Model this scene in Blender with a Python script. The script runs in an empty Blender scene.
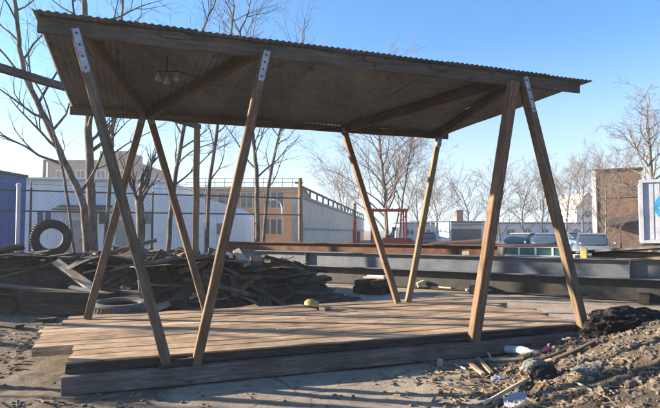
import bpy, math, random
import numpy as np
from mathutils import Vector, Matrix, Quaternion, noise
R = random.Random(7)
PI = math.pi
S = bpy.context.scene
COL = S.collection

# ------------------------------------------------------------------ camera
FPX, PITCH, CAMZ = 541.4, 0.049, 1.6
cam = bpy.data.cameras.new('camera')
cam.sensor_width = 36.0
cam.lens = FPX / 660 * 36
cam.clip_start = 0.05
cam.clip_end = 3000
co = bpy.data.objects.new('camera', cam)
COL.objects.link(co)
co.location = (0, 0, CAMZ)
co.rotation_euler = (PI / 2 + PITCH, 0, 0)
S.camera = co


def at(x, y, d):
    """photo pixel + forward distance -> world point"""
    xr, yr = (x - 330) / FPX, (204 - y) / FPX
    dy = math.cos(PITCH) - yr * math.sin(PITCH)
    dz = math.sin(PITCH) + yr * math.cos(PITCH)
    k = d / dy
    return Vector((xr * k, d, CAMZ + dz * k))


def on_z(x, y, z):
    a = at(x, y, 1.0) - Vector((0, 0, CAMZ))
    k = (z - CAMZ) / a.z
    return Vector((0, 0, CAMZ)) + a * k


PSI, X0, Y0 = 0.355, -2.588, 5.299
UX = Vector((math.cos(PSI), math.sin(PSI), 0))
VX = Vector((-math.sin(PSI), math.cos(PSI), 0))


def L(u, v, z=0.0):
    return Vector((X0, Y0, 0)) + UX * u + VX * v + Vector((0, 0, z))


def toL(x, y):
    r = Vector((x - X0, y - Y0, 0))
    return r.dot(UX), r.dot(VX)


def sm(t):
    t = max(0.0, min(1.0, t))
    return t * t * (3 - 2 * t)


def lerp(a, b, t):
    return a + (b - a) * t


# ------------------------------------------------------------------ materials
class NB:
    def __init__(s, name):
        m = bpy.data.materials.new(name)
        m.use_nodes = True
        s.m, s.t = m, m.node_tree
        s.t.nodes.clear()
        s.out = s.n('ShaderNodeOutputMaterial')
        s.b = s.n('ShaderNodeBsdfPrincipled')
        s.l(s.b.outputs[0], s.out.inputs[0])
        s.tc = s.n('ShaderNodeTexCoord')

    def n(s, t, **k):
        x = s.t.nodes.new(t)
        for a, v in k.items():
            setattr(x, a, v)
        return x

    def l(s, a, b):
        s.t.links.new(a, b)

    def mapped(s, scale=(1, 1, 1), src='Object', rnd=False):
        mp = s.n('ShaderNodeMapping')
        mp.inputs['Scale'].default_value = scale
        s.l(s.tc.outputs[src], mp.inputs[0])
        if rnd:
            oi = s.n('ShaderNodeObjectInfo')
            mu = s.n('ShaderNodeMath', operation='MULTIPLY')
            mu.inputs[1].default_value = 37.0
            s.l(oi.outputs['Random'], mu.inputs[0])
            s.l(mu.outputs[0], mp.inputs['Location'])
        return mp.outputs[0]

    def noise(s, vec, scale, detail=5, rough=.6, dist=0.0):
        x = s.n('ShaderNodeTexNoise')
        x.inputs['Scale'].default_value = scale
        x.inputs['Detail'].default_value = detail
        x.inputs['Roughness'].default_value = rough
        x.inputs['Distortion'].default_value = dist
        s.l(vec, x.inputs['Vector'])
        return x.outputs['Fac']

    def ramp(s, fac, stops):
        r = s.n('ShaderNodeValToRGB')
        e = r.color_ramp.elements
        while len(e) < len(stops):
            e.new(.5)
        for i, (p, c) in enumerate(stops):
            e[i].position = p
            e[i].color = (c, c, c, 1) if isinstance(c, (int, float)) else (*c, 1)
        s.l(fac, r.inputs[0])
        return r.outputs[0]

    def mix(s, fac, a, b, mode='MIX'):
        x = s.n('ShaderNodeMixRGB', blend_type=mode)
        for i, v in ((0, fac), (1, a), (2, b)):
            if isinstance(v, (int, float)):
                x.inputs[i].default_value = v if i == 0 else (v, v, v, 1)
            elif isinstance(v, (tuple, list)):
                x.inputs[i].default_value = (*v, 1)
            else:
                s.l(v, x.inputs[i])
        return x.outputs[0]

    def bump(s, h, strength=.4, dist=.02):
        x = s.n('ShaderNodeBump')
        x.inputs['Strength'].default_value = strength
        x.inputs['Distance'].default_value = dist
        s.l(h, x.inputs['Height'])
        s.l(x.outputs[0], s.b.inputs['Normal'])

    def tint(s, c, lo=.75, hi=1.2):
        oi = s.n('ShaderNodeObjectInfo')
        mr = s.n('ShaderNodeMapRange')
        mr.inputs['To Min'].default_value = lo
        mr.inputs['To Max'].default_value = hi
        s.l(oi.outputs['Random'], mr.inputs['Value'])
        return s.mix(1.0, c, mr.outputs[0], 'MULTIPLY')

    def done(s, col, rough=.8, metal=0.0, spec=.5):
        s.l(col, s.b.inputs['Base Color'])
        if isinstance(rough, (int, float)):
            s.b.inputs['Roughness'].default_value = rough
        else:
            s.l(rough, s.b.inputs['Roughness'])
        s.b.inputs['Metallic'].default_value = metal
        s.b.inputs['Specular IOR Level'].default_value = spec
        return s.m


def wood(name, dark, mid, light, lo=.78, hi=1.18, rough=.8, stain=.5):
    k = NB(name)
    v = k.mapped((1.2, 14, 14), rnd=True)
    g = k.noise(v, 2.0, 8, .65, .6)
    g2 = k.noise(k.mapped((3, 60, 60), rnd=True), 2.5, 4, .6)
    bl = k.noise(k.mapped((1, 1, 1), rnd=True), 2.2, 4, .6)
    c = k.ramp(g, [(.3, dark), (.5, mid), (.68, light)])
    c = k.mix(.45, c, k.ramp(g2, [(.35, .45), (.6, 1.15)]), 'MULTIPLY')
    c = k.mix(stain, c, k.ramp(bl, [(.35, .45), (.58, 1.1)]), 'MULTIPLY')
    vo = k.n('ShaderNodeTexVoronoi')
    vo.inputs['Scale'].default_value = 1.0
    k.l(k.mapped((2.2, 9, 9), rnd=True), vo.inputs['Vector'])
    c = k.mix(k.ramp(vo.outputs['Distance'], [(.06, .8), (.16, 0.0)]), c, tuple(q * .45 for q in dark))
    c = k.tint(c, lo, hi)
    h = k.mix(.5, g, g2)
    k.bump(h, .5, .006)
    return k.done(c, rough, 0, .3)


def mottled(name, stops, scale=3, rough=.85, metal=0.0, bump=.3, bd=.01, spec=.4, fine=40, lo=1, hi=1, stretch=(1, 1, 1), src='Object'):
    k = NB(name)
    v = k.mapped(stretch, src)
    a = k.noise(v, scale, 8, .62, .2)
    b = k.noise(v, fine, 3, .6)
    c = k.ramp(a, stops)
    c = k.mix(.5, c, k.ramp(b, [(.3, .7), (.7, 1.15)]), 'MULTIPLY')
    if lo != hi:
        c = k.tint(c, lo, hi)
    if bump:
        k.bump(k.mix(.4, a, b), bump, bd)
    return k.done(c, rough, metal, spec)


M = {}
M['deck'] = wood('deck_wood', (.16, .105, .062), (.40, .275, .17), (.54, .395, .26), .72, 1.15, .82, .75)
M['leg_tan'] = wood('tan_leg_wood', (.07, .046, .029), (.15, .102, .064), (.235, .165, .11), .95, 1.1, .8, .5)
M['leg'] = wood('leg_wood', (.075, .043, .024), (.155, .09, .05), (.235, .145, .085), .85, 1.12, .75, .4)
M['leg_grey'] = wood('grey_leg_wood', (.06, .044, .031), (.125, .093, .067), (.19, .15, .112), .85, 1.1, .85, .5)
M['beam'] = wood('roof_timber', (.06, .046, .036), (.105, .083, .066), (.15, .122, .10), .85, 1.1, .85, .4)
M['sleeper'] = wood('sleeper_wood', (.075, .061, .05), (.14, .118, .10), (.22, .19, .165), .9, 1.1, .9, .5)
M['scrap'] = wood('scrap_wood', (.03, .025, .02), (.075, .061, .05), (.14, .117, .097), .4, 2.0, .92, .5)
M['scrap_brown'] = wood('brown_scrap_wood', (.05, .03, .018), (.13, .08, .05), (.21, .14, .09), .6, 1.5, .92, .5)
M['scrap_pale'] = wood('pale_scrap_wood', (.22, .18, .13), (.38, .32, .25), (.5, .44, .36), .85, 1.15, .85, .4)
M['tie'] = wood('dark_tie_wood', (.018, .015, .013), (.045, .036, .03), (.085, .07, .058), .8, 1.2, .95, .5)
M['yellow_wood'] = wood('yellow_board', (.35, .23, .07), (.5, .35, .12), (.62, .45, .17), .95, 1.05, .8, .4)
M['pole_wood'] = wood('pole_wood', (.11, .07, .04), (.21, .14, .082), (.30, .21, .13), .95, 1.05, .85, .4)
M['ply'] = wood('plywood_cladding', (.10, .064, .046), (.19, .128, .094), (.27, .19, .145), .85, 1.1, .85, .6)
M['bark'] = mottled('bark', [(.34, (.045, .036, .03)), (.52, (.12, .099, .084)), (.68, (.22, .19, .165))], 7, .95, 0, 1, .05, .2, 30, stretch=(1, 1, .35))
M['bark_hazed'] = mottled('hazed_bark', [(.3, (.085, .068, .06)), (.55, (.155, .128, .114)), (.75, (.24, .2, .18))], 4, .95, 0, .6, .02, .2, 30, stretch=(1, 1, .35))  # bark for far trees, distance haze put into its paler colour
M['galv'] = mottled('galvanised_strap', [(.3, (.26, .27, .31)), (.6, (.42, .43, .48)), (.8, (.54, .55, .6))], 14, .5, .3, .2, .003, .5, 80)
M['rubber'] = mottled('tyre_rubber', [(.3, (.014, .014, .015)), (.6, (.028, .027, .026)), (.8, (.06, .055, .05))], 5, .75, 0, .2, .004, .4, 50)
M['rubber_dusty'] = mottled('dusty_tyre_rubber', [(.3, (.05, .05, .048)), (.55, (.105, .10, .096)), (.75, (.18, .17, .158))], 5, .9, 0, .2, .004, .3, 40)
M['steel_blue'] = mottled('primed_steel', [(.33, (.085, .06, .046)), (.40, (.075, .087, .11)), (.55, (.103, .12, .148)), (.8, (.14, .155, .18))], 1.6, .55, 0, .1, .004, .4, 30, stretch=(.5, 2, 2))
M['rust'] = mottled('rusty_steel', [(.3, (.045, .022, .014)), (.55, (.11, .052, .03)), (.8, (.19, .10, .06))], 4, .9, 0, .4, .006, .3, 50, .7, 1.3)
M['dark_steel'] = mottled('dark_steel', [(.3, (.02, .02, .022)), (.55, (.045, .043, .043)), (.75, (.06, .042, .034))], 4, .65, .1, .2, .004, .4, 50)
M['white_paint'] = mottled('white_paint', [(.3, (.55, .57, .60)), (.55, (.72, .73, .75)), (.8, (.8, .8, .8))], 1.2, .6, 0, .1, .004, .4, 20)
M['tin'] = mottled('old_tin', [(.3, (.05, .046, .042)), (.55, (.10, .096, .09)), (.8, (.17, .165, .155))], 3, .65, .3, .3, .006, .4, 40)
M['ramp'] = mottled('tan_ramp_render', [(.3, (.52, .44, .34)), (.55, (.68, .58, .46)), (.8, (.74, .65, .53))], 1.2, .9, 0, .3, .008, .3, 30)
M['cont'] = mottled('container_paint', [(.3, (.30, .33, .39)), (.55, (.40, .43, .49)), (.8, (.46, .48, .53))], 1.2, .6, 0, .1, .004, .4, 20)
M['concrete'] = mottled('concrete', [(.3, (.26, .25, .23)), (.55, (.36, .35, .33)), (.8, (.45, .44, .41))], 1.5, .9, 0, .4, .008, .3, 40)
M['blue_paint'] = mottled('blue_paint', [(.3, (.003, .06, .20)), (.6, (.005, .09, .29)), (.8, (.012, .115, .34))], 1.3, .55, 0, .1, .004, .4, 20, stretch=(3, 3, .4))
M['red_paint'] = mottled('red_paint', [(.3, (.17, .03, .02)), (.6, (.30, .05, .035)), (.8, (.36, .09, .06))], 4, .55, 0, .15, .004, .4, 30)
M['yellow'] = mottled('yellow_plastic', [(.3, (.20, .14, .05)), (.5, (.44, .31, .08)), (.75, (.55, .42, .16))], 9, .5, 0, .1, .002, .5, 60)
M['black'] = mottled('black_plastic', [(.3, (.012, .012, .013)), (.7, (.03, .03, .032))], 6, .45, 0, .25, .01, .5, 40)
M['pale_fix'] = mottled('pale_lamp_glass', [(.3, (.16, .155, .13)), (.7, (.30, .29, .25))], 20, .4, 0, .1, .002, .5, 60)
M['matte_black'] = mottled('weathered_black_plastic', [(.3, (.012, .011, .010)), (.6, (.03, .027, .025)), (.8, (.06, .054, .048))], 5, .78, 0, .5, .015, .2, 40)
M['teal'] = mottled('teal_panel', [(.3, (.015, .075, .075)), (.6, (.03, .12, .115)), (.8, (.06, .17, .16))], 5, .25, 0, 0, .004, .5, 40)
M['bottle'] = mottled('cloudy_plastic', [(.3, (.25, .24, .21)), (.45, (.45, .47, .47)), (.7, (.6, .63, .64))], 14, .35, 0, .5, .004, .5, 40)
M['pink'] = mottled('pink_plastic', [(.3, (.55, .05, .14)), (.7, (.7, .10, .22))], 8, .5, 0, 0, .004, .5, 40)
M['cloth_blue'] = mottled('blue_grey_scrap', [(.3, (.18, .2, .27)), (.7, (.34, .36, .44))], 6, .9, 0, .5, .01, .2, 60)
M['cloth_grey'] = mottled('grey_sack', [(.3, (.10, .105, .11)), (.7, (.2, .2, .2))], 6, .9, 0, .5, .01, .2, 60)
M['stone'] = mottled('gravel_stone', [(.3, (.065, .05, .04)), (.5, (.125, .103, .083)), (.72, (.215, .185, .155))], 7, .95, 0, .3, .004, .3, 60)
M['chip'] = wood('chips', (.12, .08, .05), (.24, .17, .11), (.36, .27, .19), 1, 1, .9, .4)
M['car_silver'] = mottled('silver_car_paint', [(.3, (.20, .225, .27)), (.7, (.26, .285, .33))], 3, .3, .3, 0, .004, .5, 20)
M['car_blue'] = mottled('blue_car_paint', [(.3, (.10, .16, .28)), (.7, (.13, .2, .33))], 3, .3, .3, 0, .004, .5, 20)
M['car_red'] = mottled('maroon_car_paint', [(.3, (.16, .05, .04)), (.7, (.2, .065, .05))], 3, .35, .1, 0, .004, .5, 20)
M['logo_blue'] = mottled('emblem_blue', [(.3, (.03, .22, .45)), (.7, (.05, .29, .53))], 3, .5, 0, 0, .004, .4, 20)


def glassm(name, c, rough=.08):
    k = NB(name)
    a = k.noise(k.mapped(), 1.3, 3)
    return k.done(k.ramp(a, [(.3, tuple(q * .7 for q in c)), (.7, c)]), rough, 0, .9)


M['glass'] = glassm('window_glass', (.05, .06, .075))
M['car_glass'] = glassm('car_glass', (.05, .075, .11), .12)
M['dark_open'] = glassm('dark_door', (.012, .022, .04), .4)


def brickm(name, c1, c2, mortar, sc):
    k = NB(name)
    br = k.n('ShaderNodeTexBrick')
    mp = k.n('ShaderNodeMapping')
    cx = k.n('ShaderNodeSeparateXYZ')
    cb = k.n('ShaderNodeCombineXYZ')
    k.l(k.tc.outputs['Object'], cx.inputs[0])
    ad = k.n('ShaderNodeMath', operation='ADD')
    k.l(cx.outputs[0], ad.inputs[0])
    k.l(cx.outputs[1], ad.inputs[1])
    k.l(ad.outputs[0], cb.inputs[0])
    k.l(cx.outputs[2], cb.inputs[1])
    k.l(cb.outputs[0], br.inputs['Vector'])
    br.inputs['Color1'].default_value = (*c1, 1)
    br.inputs['Color2'].default_value = (*c2, 1)
    br.inputs['Mortar'].default_value = (*mortar, 1)
    br.inputs['Scale'].default_value = sc
    br.inputs['Mortar Size'].default_value = .015
    a = k.noise(k.mapped(), .6, 5)
    c = k.mix(.6, br.outputs['Color'], k.ramp(a, [(.3, .6), (.7, 1.15)]), 'MULTIPLY')
    return k.done(c, .9, 0, .3)


M['brick'] = brickm('brown_brick', (.34, .21, .135), (.42, .27, .175), (.36, .29, .23), 4)
M['brick_pale'] = brickm('pale_brick', (.38, .25, .2), (.44, .30, .24), (.4, .33, .28), 4)


def corr_white():
    k = NB('white_siding')
    w = k.n('ShaderNodeTexWave', wave_type='BANDS', bands_direction='X')
    w.inputs['Scale'].default_value = 1.6
    k.l(k.mapped(), w.inputs[0])
    a = k.noise(k.mapped((1, 1, .25)), 1.1, 6)
    c = k.ramp(a, [(.28, (.52, .55, .60)), (.55, (.68, .70, .73)), (.8, (.76, .77, .78))])
    k.bump(w.outputs['Fac'], .5, .03)
    return k.done(c, .6, 0, .4)


M['siding'] = corr_white()


def sheetm():
    k = NB('corrugated_roof_metal')
    a = k.noise(k.mapped((1, .35, 1)), 1.6, 8, .65, .5)
    b = k.noise(k.mapped((1, 1, 1)), 5, 6, .7, .8)
    d = k.noise(k.mapped((30, 1, 1)), 1.3, 3)
    c = k.ramp(a, [(.3, (.078, .085, .092)), (.5, (.13, .14, .15)), (.72, (.18, .19, .20))])
    c = k.mix(k.ramp(b, [(.52, 0.0), (.66, .7)]), c, (.055, .052, .05))
    c = k.mix(.5, c, k.ramp(d, [(.3, .6), (.7, 1.15)]), 'MULTIPLY')
    c = k.tint(c, .85, 1.15)
    k.bump(b, .15, .004)
    return k.done(c, .7, 0, .3)


M['sheet'] = sheetm()


def groundm():
    k = NB('packed_dirt')
    v = k.mapped()
    a = k.noise(v, .45, 8, .6, .3)
    b = k.noise(v, 5, 8, .7, .3)
    f = k.noise(v, 45, 5, .75)
    c = k.ramp(a, [(.3, (.20, .165, .13)), (.5, (.30, .252, .20)), (.7, (.385, .33, .27))])
    c = k.mix(.6, c, k.ramp(b, [(.3, .6), (.5, 1.0), (.7, 1.22)]), 'MULTIPLY')
    c = k.mix(.55, c, k.ramp(f, [(.3, .55), (.55, 1.05), (.75, 1.3)]), 'MULTIPLY')
    sx = k.n('ShaderNodeSeparateXYZ')
    k.l(k.tc.outputs['Object'], sx.inputs[0])
    ad = k.n('ShaderNodeMath', operation='MULTIPLY_ADD')
    k.l(k.noise(v, .9, 6, .6), ad.inputs[0])
    ad.inputs[1].default_value = 4.0
    k.l(sx.outputs[0], ad.inputs[2])
    msk = k.ramp(ad.outputs[0], [(0.0, 1.0), (.45, 0.0)])
    dirt = k.ramp(b, [(.3, (.075, .056, .042)), (.5, (.155, .125, .098)), (.72, (.245, .205, .165))])
    dirt = k.mix(.7, dirt, k.ramp(f, [(.3, .5), (.55, 1.05), (.75, 1.35)]), 'MULTIPLY')
    c = k.mix(msk, c, dirt)
    vo = k.n('ShaderNodeTexVoronoi', feature='DISTANCE_TO_EDGE')
    vo.inputs['Scale'].default_value = .55
    wv = k.n('ShaderNodeMixRGB', blend_type='ADD')
    wv.inputs[0].default_value = .25
    k.l(v, wv.inputs[1])
    nz = k.n('ShaderNodeTexNoise')
    nz.inputs['Scale'].default_value = 3
    k.l(v, nz.inputs['Vector'])
    k.l(nz.outputs['Color'], wv.inputs[2])
    k.l(wv.outputs[0], vo.inputs['Vector'])
    c = k.mix(k.ramp(vo.outputs['Distance'], [(.004, .55), (.012, 0.0)]), c, (.07, .058, .046))
    st = k.noise(v, .8, 5, .65, 1.0)
    c = k.mix(k.ramp(st, [(.52, 0.0), (.66, .45)]), c, (.10, .085, .07))
    k.bump(k.mix(.45, b, f), .85, .03)
    return k.done(c, .96, 0, .2)


M['ground'] = groundm()
M['soil'] = mottled('dark_soil', [(.3, (.025, .02, .017)), (.55, (.065, .053, .043)), (.8, (.125, .105, .087))], 4, .97, 0, 1, .05, .15, 25)
M['gravel'] = mottled('gravel_soil', [(.3, (.045, .034, .026)), (.5, (.085, .068, .053)), (.75, (.14, .117, .094))], 5, .97, 0, 1, .04, .2, 45)


# ------------------------------------------------------------------ mesh helpers
class MB:
    def __init__(s):
        s.v, s.f = [], []

    def add(s, vs, fs):
        o = len(s.v)
        s.v += [tuple(p) for p in vs]
        s.f += [tuple(i + o for i in f) for f in fs]
        return s

    def box(s, c, size, rot=None):
        x, y, z = size[0] / 2, size[1] / 2, size[2] / 2
        vs = [Vector((a * x, b * y, e * z)) for a in (-1, 1) for b in (-1, 1) for e in (-1, 1)]
        if rot is not None:
            vs = [rot @ p for p in vs]
        c = Vector(c)
        return s.add([p + c for p in vs], [(0, 1, 3, 2), (4, 6, 7, 5), (0, 4, 5, 1), (2, 3, 7, 6), (0, 2, 6, 4), (1, 5, 7, 3)])

    def bar(s, p0, p1, w, h, up=(0, 0, 1)):
        p0, p1 = Vector(p0), Vector(p1)
        return s.box((p0 + p1) / 2, ((p1 - p0).length, w, h), frame(p1 - p0, up))

    def tube(s, pts, rad, n=6, cap=True):
        pts = [Vector(p) for p in pts]
        if isinstance(rad, (int, float)):
            rad = [rad] * len(pts)
        vs, fs = [], []
        t0 = (pts[1] - pts[0]).normalized()
        a = t0.orthogonal().normalized()
        for i, p in enumerate(pts):
            t = (pts[min(i + 1, len(pts) - 1)] - pts[max(i - 1, 0)])
            t = t.normalized() if t.length > 1e-9 else t0
            a = (a - t * a.dot(t))
            a = a.normalized() if a.length > 1e-6 else t.orthogonal().normalized()
            b = t.cross(a)
            for j in range(n):
                an = 2 * PI * j / n
                vs.append(p + (a * math.cos(an) + b * math.sin(an)) * rad[i])
        for i in range(len(pts) - 1):
            for j in range(n):
                k = (j + 1) % n
                fs.append((i * n + j, i * n + k, i * n + n + k, i * n + n + j))
        if cap:
            fs.append(tuple(reversed(range(n))))
            fs.append(tuple((len(pts) - 1) * n + j for j in range(n)))
        return s.add(vs, fs)

    def lathe(s, prof, n=24, mat=None, closed=False):
        vs, fs = [], []
        m = len(prof)
        for j in range(n):
            an = 2 * PI * j / n
            for r, z in prof:
                p = Vector((r * math.cos(an), r * math.sin(an), z))
                vs.append(mat @ p if mat is not None else p)
        for j in range(n):
            k = (j + 1) % n
            for i in range(m if closed else m - 1):
                q = (i + 1) % m
                fs.append((j * m + i, k * m + i, k * m + q, j * m + q))
        return s.add(vs, fs)

    def prism(s, pts2, fn, a, b):
        n = len(pts2)
        vs = [fn(x, y, a) for x, y in pts2] + [fn(x, y, b) for x, y in pts2]
        fs = [tuple(range(n)), tuple(reversed(range(n, 2 * n)))]
        fs += [(i, n + i, n + (i + 1) % n, (i + 1) % n) for i in range(n)]
        return s.add(vs, fs)

    def lump(s, c, r, seed=0, amp=.25, sub=1, scale=(1, 1, 1), rot=None):
        vs, fs = ICO[sub]
        o = Vector((seed * 3.7, seed * 1.3, seed * 7.1))
        c = Vector(c)
        out = []
        for p in vs:
            q = p * (r * (1 + amp * noise.noise(p * 1.6 + o) + amp * .5 * noise.noise(p * 4 + o)))
            q = Vector((q.x * scale[0], q.y * scale[1], q.z * scale[2]))
            if rot is not None:
                q = rot @ q
            out.append(q + c)
        return s.add(out, fs)


def frame(d, up=(0, 0, 1)):
    x = Vector(d).normalized()
    u = Vector(up)
    if abs(x.dot(u)) > .999 * u.length:
        u = Vector((1, 0, 0))
    z = (u - x * u.dot(x)).normalized()
    y = z.cross(x)
    return Matrix((x, y, z)).transposed()


def _ico():
    t = (1 + 5 ** .5) / 2
    v = [Vector(p).normalized() for p in ((-1, t, 0), (1, t, 0), (-1, -t, 0), (1, -t, 0), (0, -1, t), (0, 1, t), (0, -1, -t), (0, 1, -t), (t, 0, -1), (t, 0, 1), (-t, 0, -1), (-t, 0, 1))]
    f = [(0, 11, 5), (0, 5, 1), (0, 1, 7), (0, 7, 10), (0, 10, 11), (1, 5, 9), (5, 11, 4), (11, 10, 2), (10, 7, 6), (7, 1, 8), (3, 9, 4), (3, 4, 2), (3, 2, 6), (3, 6, 8), (3, 8, 9), (4, 9, 5), (2, 4, 11), (6, 2, 10), (8, 6, 7), (9, 8, 1)]
    res = [(v, f)]
    for _ in range(4):
        v2, f2, ca = list(v), [], {}

        def mid(a, b):
            k = (min(a, b), max(a, b))
            if k not in ca:
                v2.append((v2[a] + v2[b]).normalized())
                ca[k] = len(v2) - 1
            return ca[k]
        for a, b, c in f:
            ab, bc, cc = mid(a, b), mid(b, c), mid(c, a)
            f2 += [(a, ab, cc), (b, bc, ab), (c, cc, bc), (ab, bc, cc)]
        v, f = v2, f2
        res.append((v, f))
    return res


ICO = _ico()


def tag(o, label, cat, group=None):
    o['label'] = label
    o['category'] = cat
    if group:
        o['group'] = group
    return o


def empty(name, loc, label, cat, group=None):
    o = bpy.data.objects.new(name, None)
    o.empty_display_size = .2
    COL.objects.link(o)
    o.location = loc
    return tag(o, label, cat, group)


def obj(name, mb, mat, parent=None, origin=None, smooth=False):
    """vertices in world coordinates; origin moved to the parent's base, or to `origin`"""
    if parent is not None and origin is None:
        origin = gloc(parent)
    o0 = Vector(origin) if origin is not None else Vector((0, 0, 0))
    me = bpy.data.meshes.new(name)
    me.from_pydata([(p[0] - o0.x, p[1] - o0.y, p[2] - o0.z) for p in mb.v], [], mb.f)
    me.materials.append(mat)
    if smooth:
        me.polygons.foreach_set('use_smooth', [True] * len(me.polygons))
    me.update()
    o = bpy.data.objects.new(name, me)
    COL.objects.link(o)
    if parent is not None:
        o.parent = parent
        o.location = o0 - gloc(parent)
    else:
        o.location = o0
    return o


def gloc(o):
    p = Vector(o.location)
    while o.parent:
        o = o.parent
        p = p + Vector(o.location)
    return p


def piece(name, p0, p1, w, h, mat, parent=None, up=(0, 0, 1), jit=.004, ch=.008, seg=None, seed=None, roll=0.0, bend=0.0):
    """a sawn timber: chamfered, slightly uneven; its own local X runs along the grain"""
    p0, p1 = Vector(p0), Vector(p1)
    Ln = (p1 - p0).length
    rr = random.Random(seed if seed is not None else R.random())
    n = seg or max(3, int(Ln / .35))
    ch = min(ch, w * .3, h * .3)
    a, b = w / 2, h / 2
    sec = [(a, -b + ch), (a, b - ch), (a - ch, b), (-a + ch, b), (-a, b - ch), (-a, -b + ch), (-a + ch, -b), (a - ch, -b)]
    vs, fs = [], []
    bw = rr.uniform(-1, 1) * bend
    for i in range(n + 1):
        t = i / n
        x = (t - .5) * Ln
        oy, oz = rr.uniform(-jit, jit), rr.uniform(-jit, jit) + bw * (1 - (2 * t - 1) ** 2)
        e = .0
        for (y, z) in sec:
            xx = x
            if i in (0, n):
                xx += rr.uniform(-jit, jit) * 1.5
            vs.append((xx, y + oy + rr.uniform(-jit, jit) * .4, z + oz + rr.uniform(-jit, jit) * .4))
    for i in range(n):
        for j in range(8):
            k = (j + 1) % 8
            fs.append((i * 8 + j, i * 8 + k, i * 8 + 8 + k, i * 8 + 8 + j))
    fs.append(tuple(reversed(range(8))))
    fs.append(tuple(n * 8 + j for j in range(8)))
    me = bpy.data.meshes.new(name)
    me.from_pydata(vs, [], fs)
    me.materials.append(mat)
    o = bpy.data.objects.new(name, me)
    COL.objects.link(o)
    fr = frame(p1 - p0, up) @ Matrix.Rotation(roll, 3, 'X')
    c = (p0 + p1) / 2
    o.rotation_euler = fr.to_euler()
    if parent is not None:
        o.parent = parent
        o.location = c - gloc(parent)
    else:
        o.location = c
    return o


# ------------------------------------------------------------------ ground
def gz(x, y):
    near = sm((24 - math.hypot(x, y - 5)) / 10)
    z = .018 * noise.noise(Vector((x * .9, y * .9, 1))) + .012 * noise.noise(Vector((x * 3.1, y * 3.1, 4)))
    if x < -1.2 and y < 9:
        z += sm((-1.2 - x) / 1.5) * (.018 * noise.noise(Vector((x * 14, y * 14, 6))) + .03 * noise.noise(Vector((x * 2, y * 2, 9))) + .012 * noise.noise(Vector((x * 7, y * 7, 2))))
    return z * near - .012


def axis(lo, hi, step, far):
    a = list(np.arange(lo, hi + 1e-6, step))
    s = step
    x = hi
    b = []
    while x < far:
        s *= 1.35
        x += s
        b.append(x)
    x, s = lo, step
    c = []
    while x > -far:
        s *= 1.35
        x -= s
        c.append(x)
    return list(reversed(c)) + a + b


def ground():
    xs = axis(-7, 6.5, .09, 1500)
    ys = axis(2.5, 13.5, .09, 1500)
    vs = [(x, y, gz(x, y)) for y in ys for x in xs]
    nx = len(xs)
    fs = [(j * nx + i, j * nx + i + 1, j * nx + nx + i + 1, j * nx + nx + i) for j in range(len(ys) - 1) for i in range(nx - 1)]
    o = obj('ground', MB().add(vs, fs), M['ground'], smooth=True)
    o['kind'] = 'structure'


ground()

# ------------------------------------------------------------------ timber deck
deck = empty('timber_deck', L(3.3, 2.0, 0), 'low plank deck of wide tan timbers with a stepped left end, under the canopy', 'deck')
ZS, ZD = .183, .297
piece('sleeper', L(0, .06, ZS / 2), L(6.75, .06, ZS / 2), .13, ZS, M['sleeper'], deck, jit=.004, seed=3)
for v in (.75, 1.9, 2.95):
    piece('joist', L(-.02, v, .095), L(6.6, v, .095), .14, .18, M['tie'], deck, seed=int(v * 10))
row = []
v = .137
bi = 0
while v < 3.12:
    w = R.choice((.235, .255, .285, .30))
    row.append((v, w))
    v += w + .009
for (v, w) in row:
    vc = v + w / 2
    if vc < 1.02:
        u0 = .03 + R.uniform(-.012, .012)
    elif vc < 1.85:
        u0 = -.41 + R.uniform(-.025, .02)
    elif vc < 2.6:
        u0 = -.47 + R.uniform(-.04, .05)
    else:
        u0 = -.25 + R.uniform(-.12, .15)
    u1 = 6.62 + R.uniform(-.03, .05) if vc < .6 else 6.75 + R.uniform(-.25, .3)
    th = .105 if vc < 2.4 else .095
    dz = R.uniform(-.006, .004)
    # some rows are two timbers butted end to end
    cuts = [u0, u1] if R.random() < .45 else [u0, R.uniform(2.2, 4.6), u1]
    for a, b in zip(cuts, cuts[1:]):
        piece('board', L(a + .003, vc, ZD - th / 2 + dz), L(b - .003, vc, ZD - th / 2 + dz), w, th, M['deck'], deck, jit=.003, ch=.01, bend=.004)

piece('front_shade_board', L(.02, .119, .236), L(6.66, .119, .236), .028, .096, M['tie'], deck, seed=77, jit=.003)  # added dark board: shade of the deck's front face put into wood colour
# ------------------------------------------------------------------ canopy
can = empty('timber_canopy', L(3.3, 2.0, ZD), 'open canopy with a flat corrugated metal roof on slanted timber legs, standing on the deck', 'canopy')


def zr(v):
    return 3.80 - .0338 * (v - .13)


U0, U1, VF, VB = -.36, 6.93, .13, 4.03


def sheet(ua, ub, va, vb, dz):
    mb = MB()
    nu = int((ub - ua) / .0127)
    nv = 8
    vs, fs = [], []
    for j in range(nv + 1):
        v = lerp(va, vb, j / nv)
        sag = .006 * math.sin(j * 1.3 + ua * 3)
        for i in range(nu + 1):
            u = lerp(ua, ub, i / nu)
            vs.append(L(u, v, zr(v) + dz + sag + .0075 * math.sin(2 * PI * u / .0762)))
    for j in range(nv):
        for i in range(nu):
            a = j * (nu + 1) + i
            fs.append((a, a + 1, a + nu + 2, a + nu + 1))
    mb.add(vs, fs)
    o = obj('roof_sheet', mb, M['sheet'], can, smooth=True)
    m = o.modifiers.new('thickness', 'SOLIDIFY')
    m.thickness = .003
    return o


NS = 9
sw = (U1 - U0) / NS
for i in range(NS):
    sheet(U0 + i * sw - (.0 if i == 0 else .05), U0 + (i + 1) * sw, VF + R.uniform(-.012, .012) - (.03 if i == 0 else 0), VB + R.uniform(-.02, .02), .004 * (i % 2))
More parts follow.
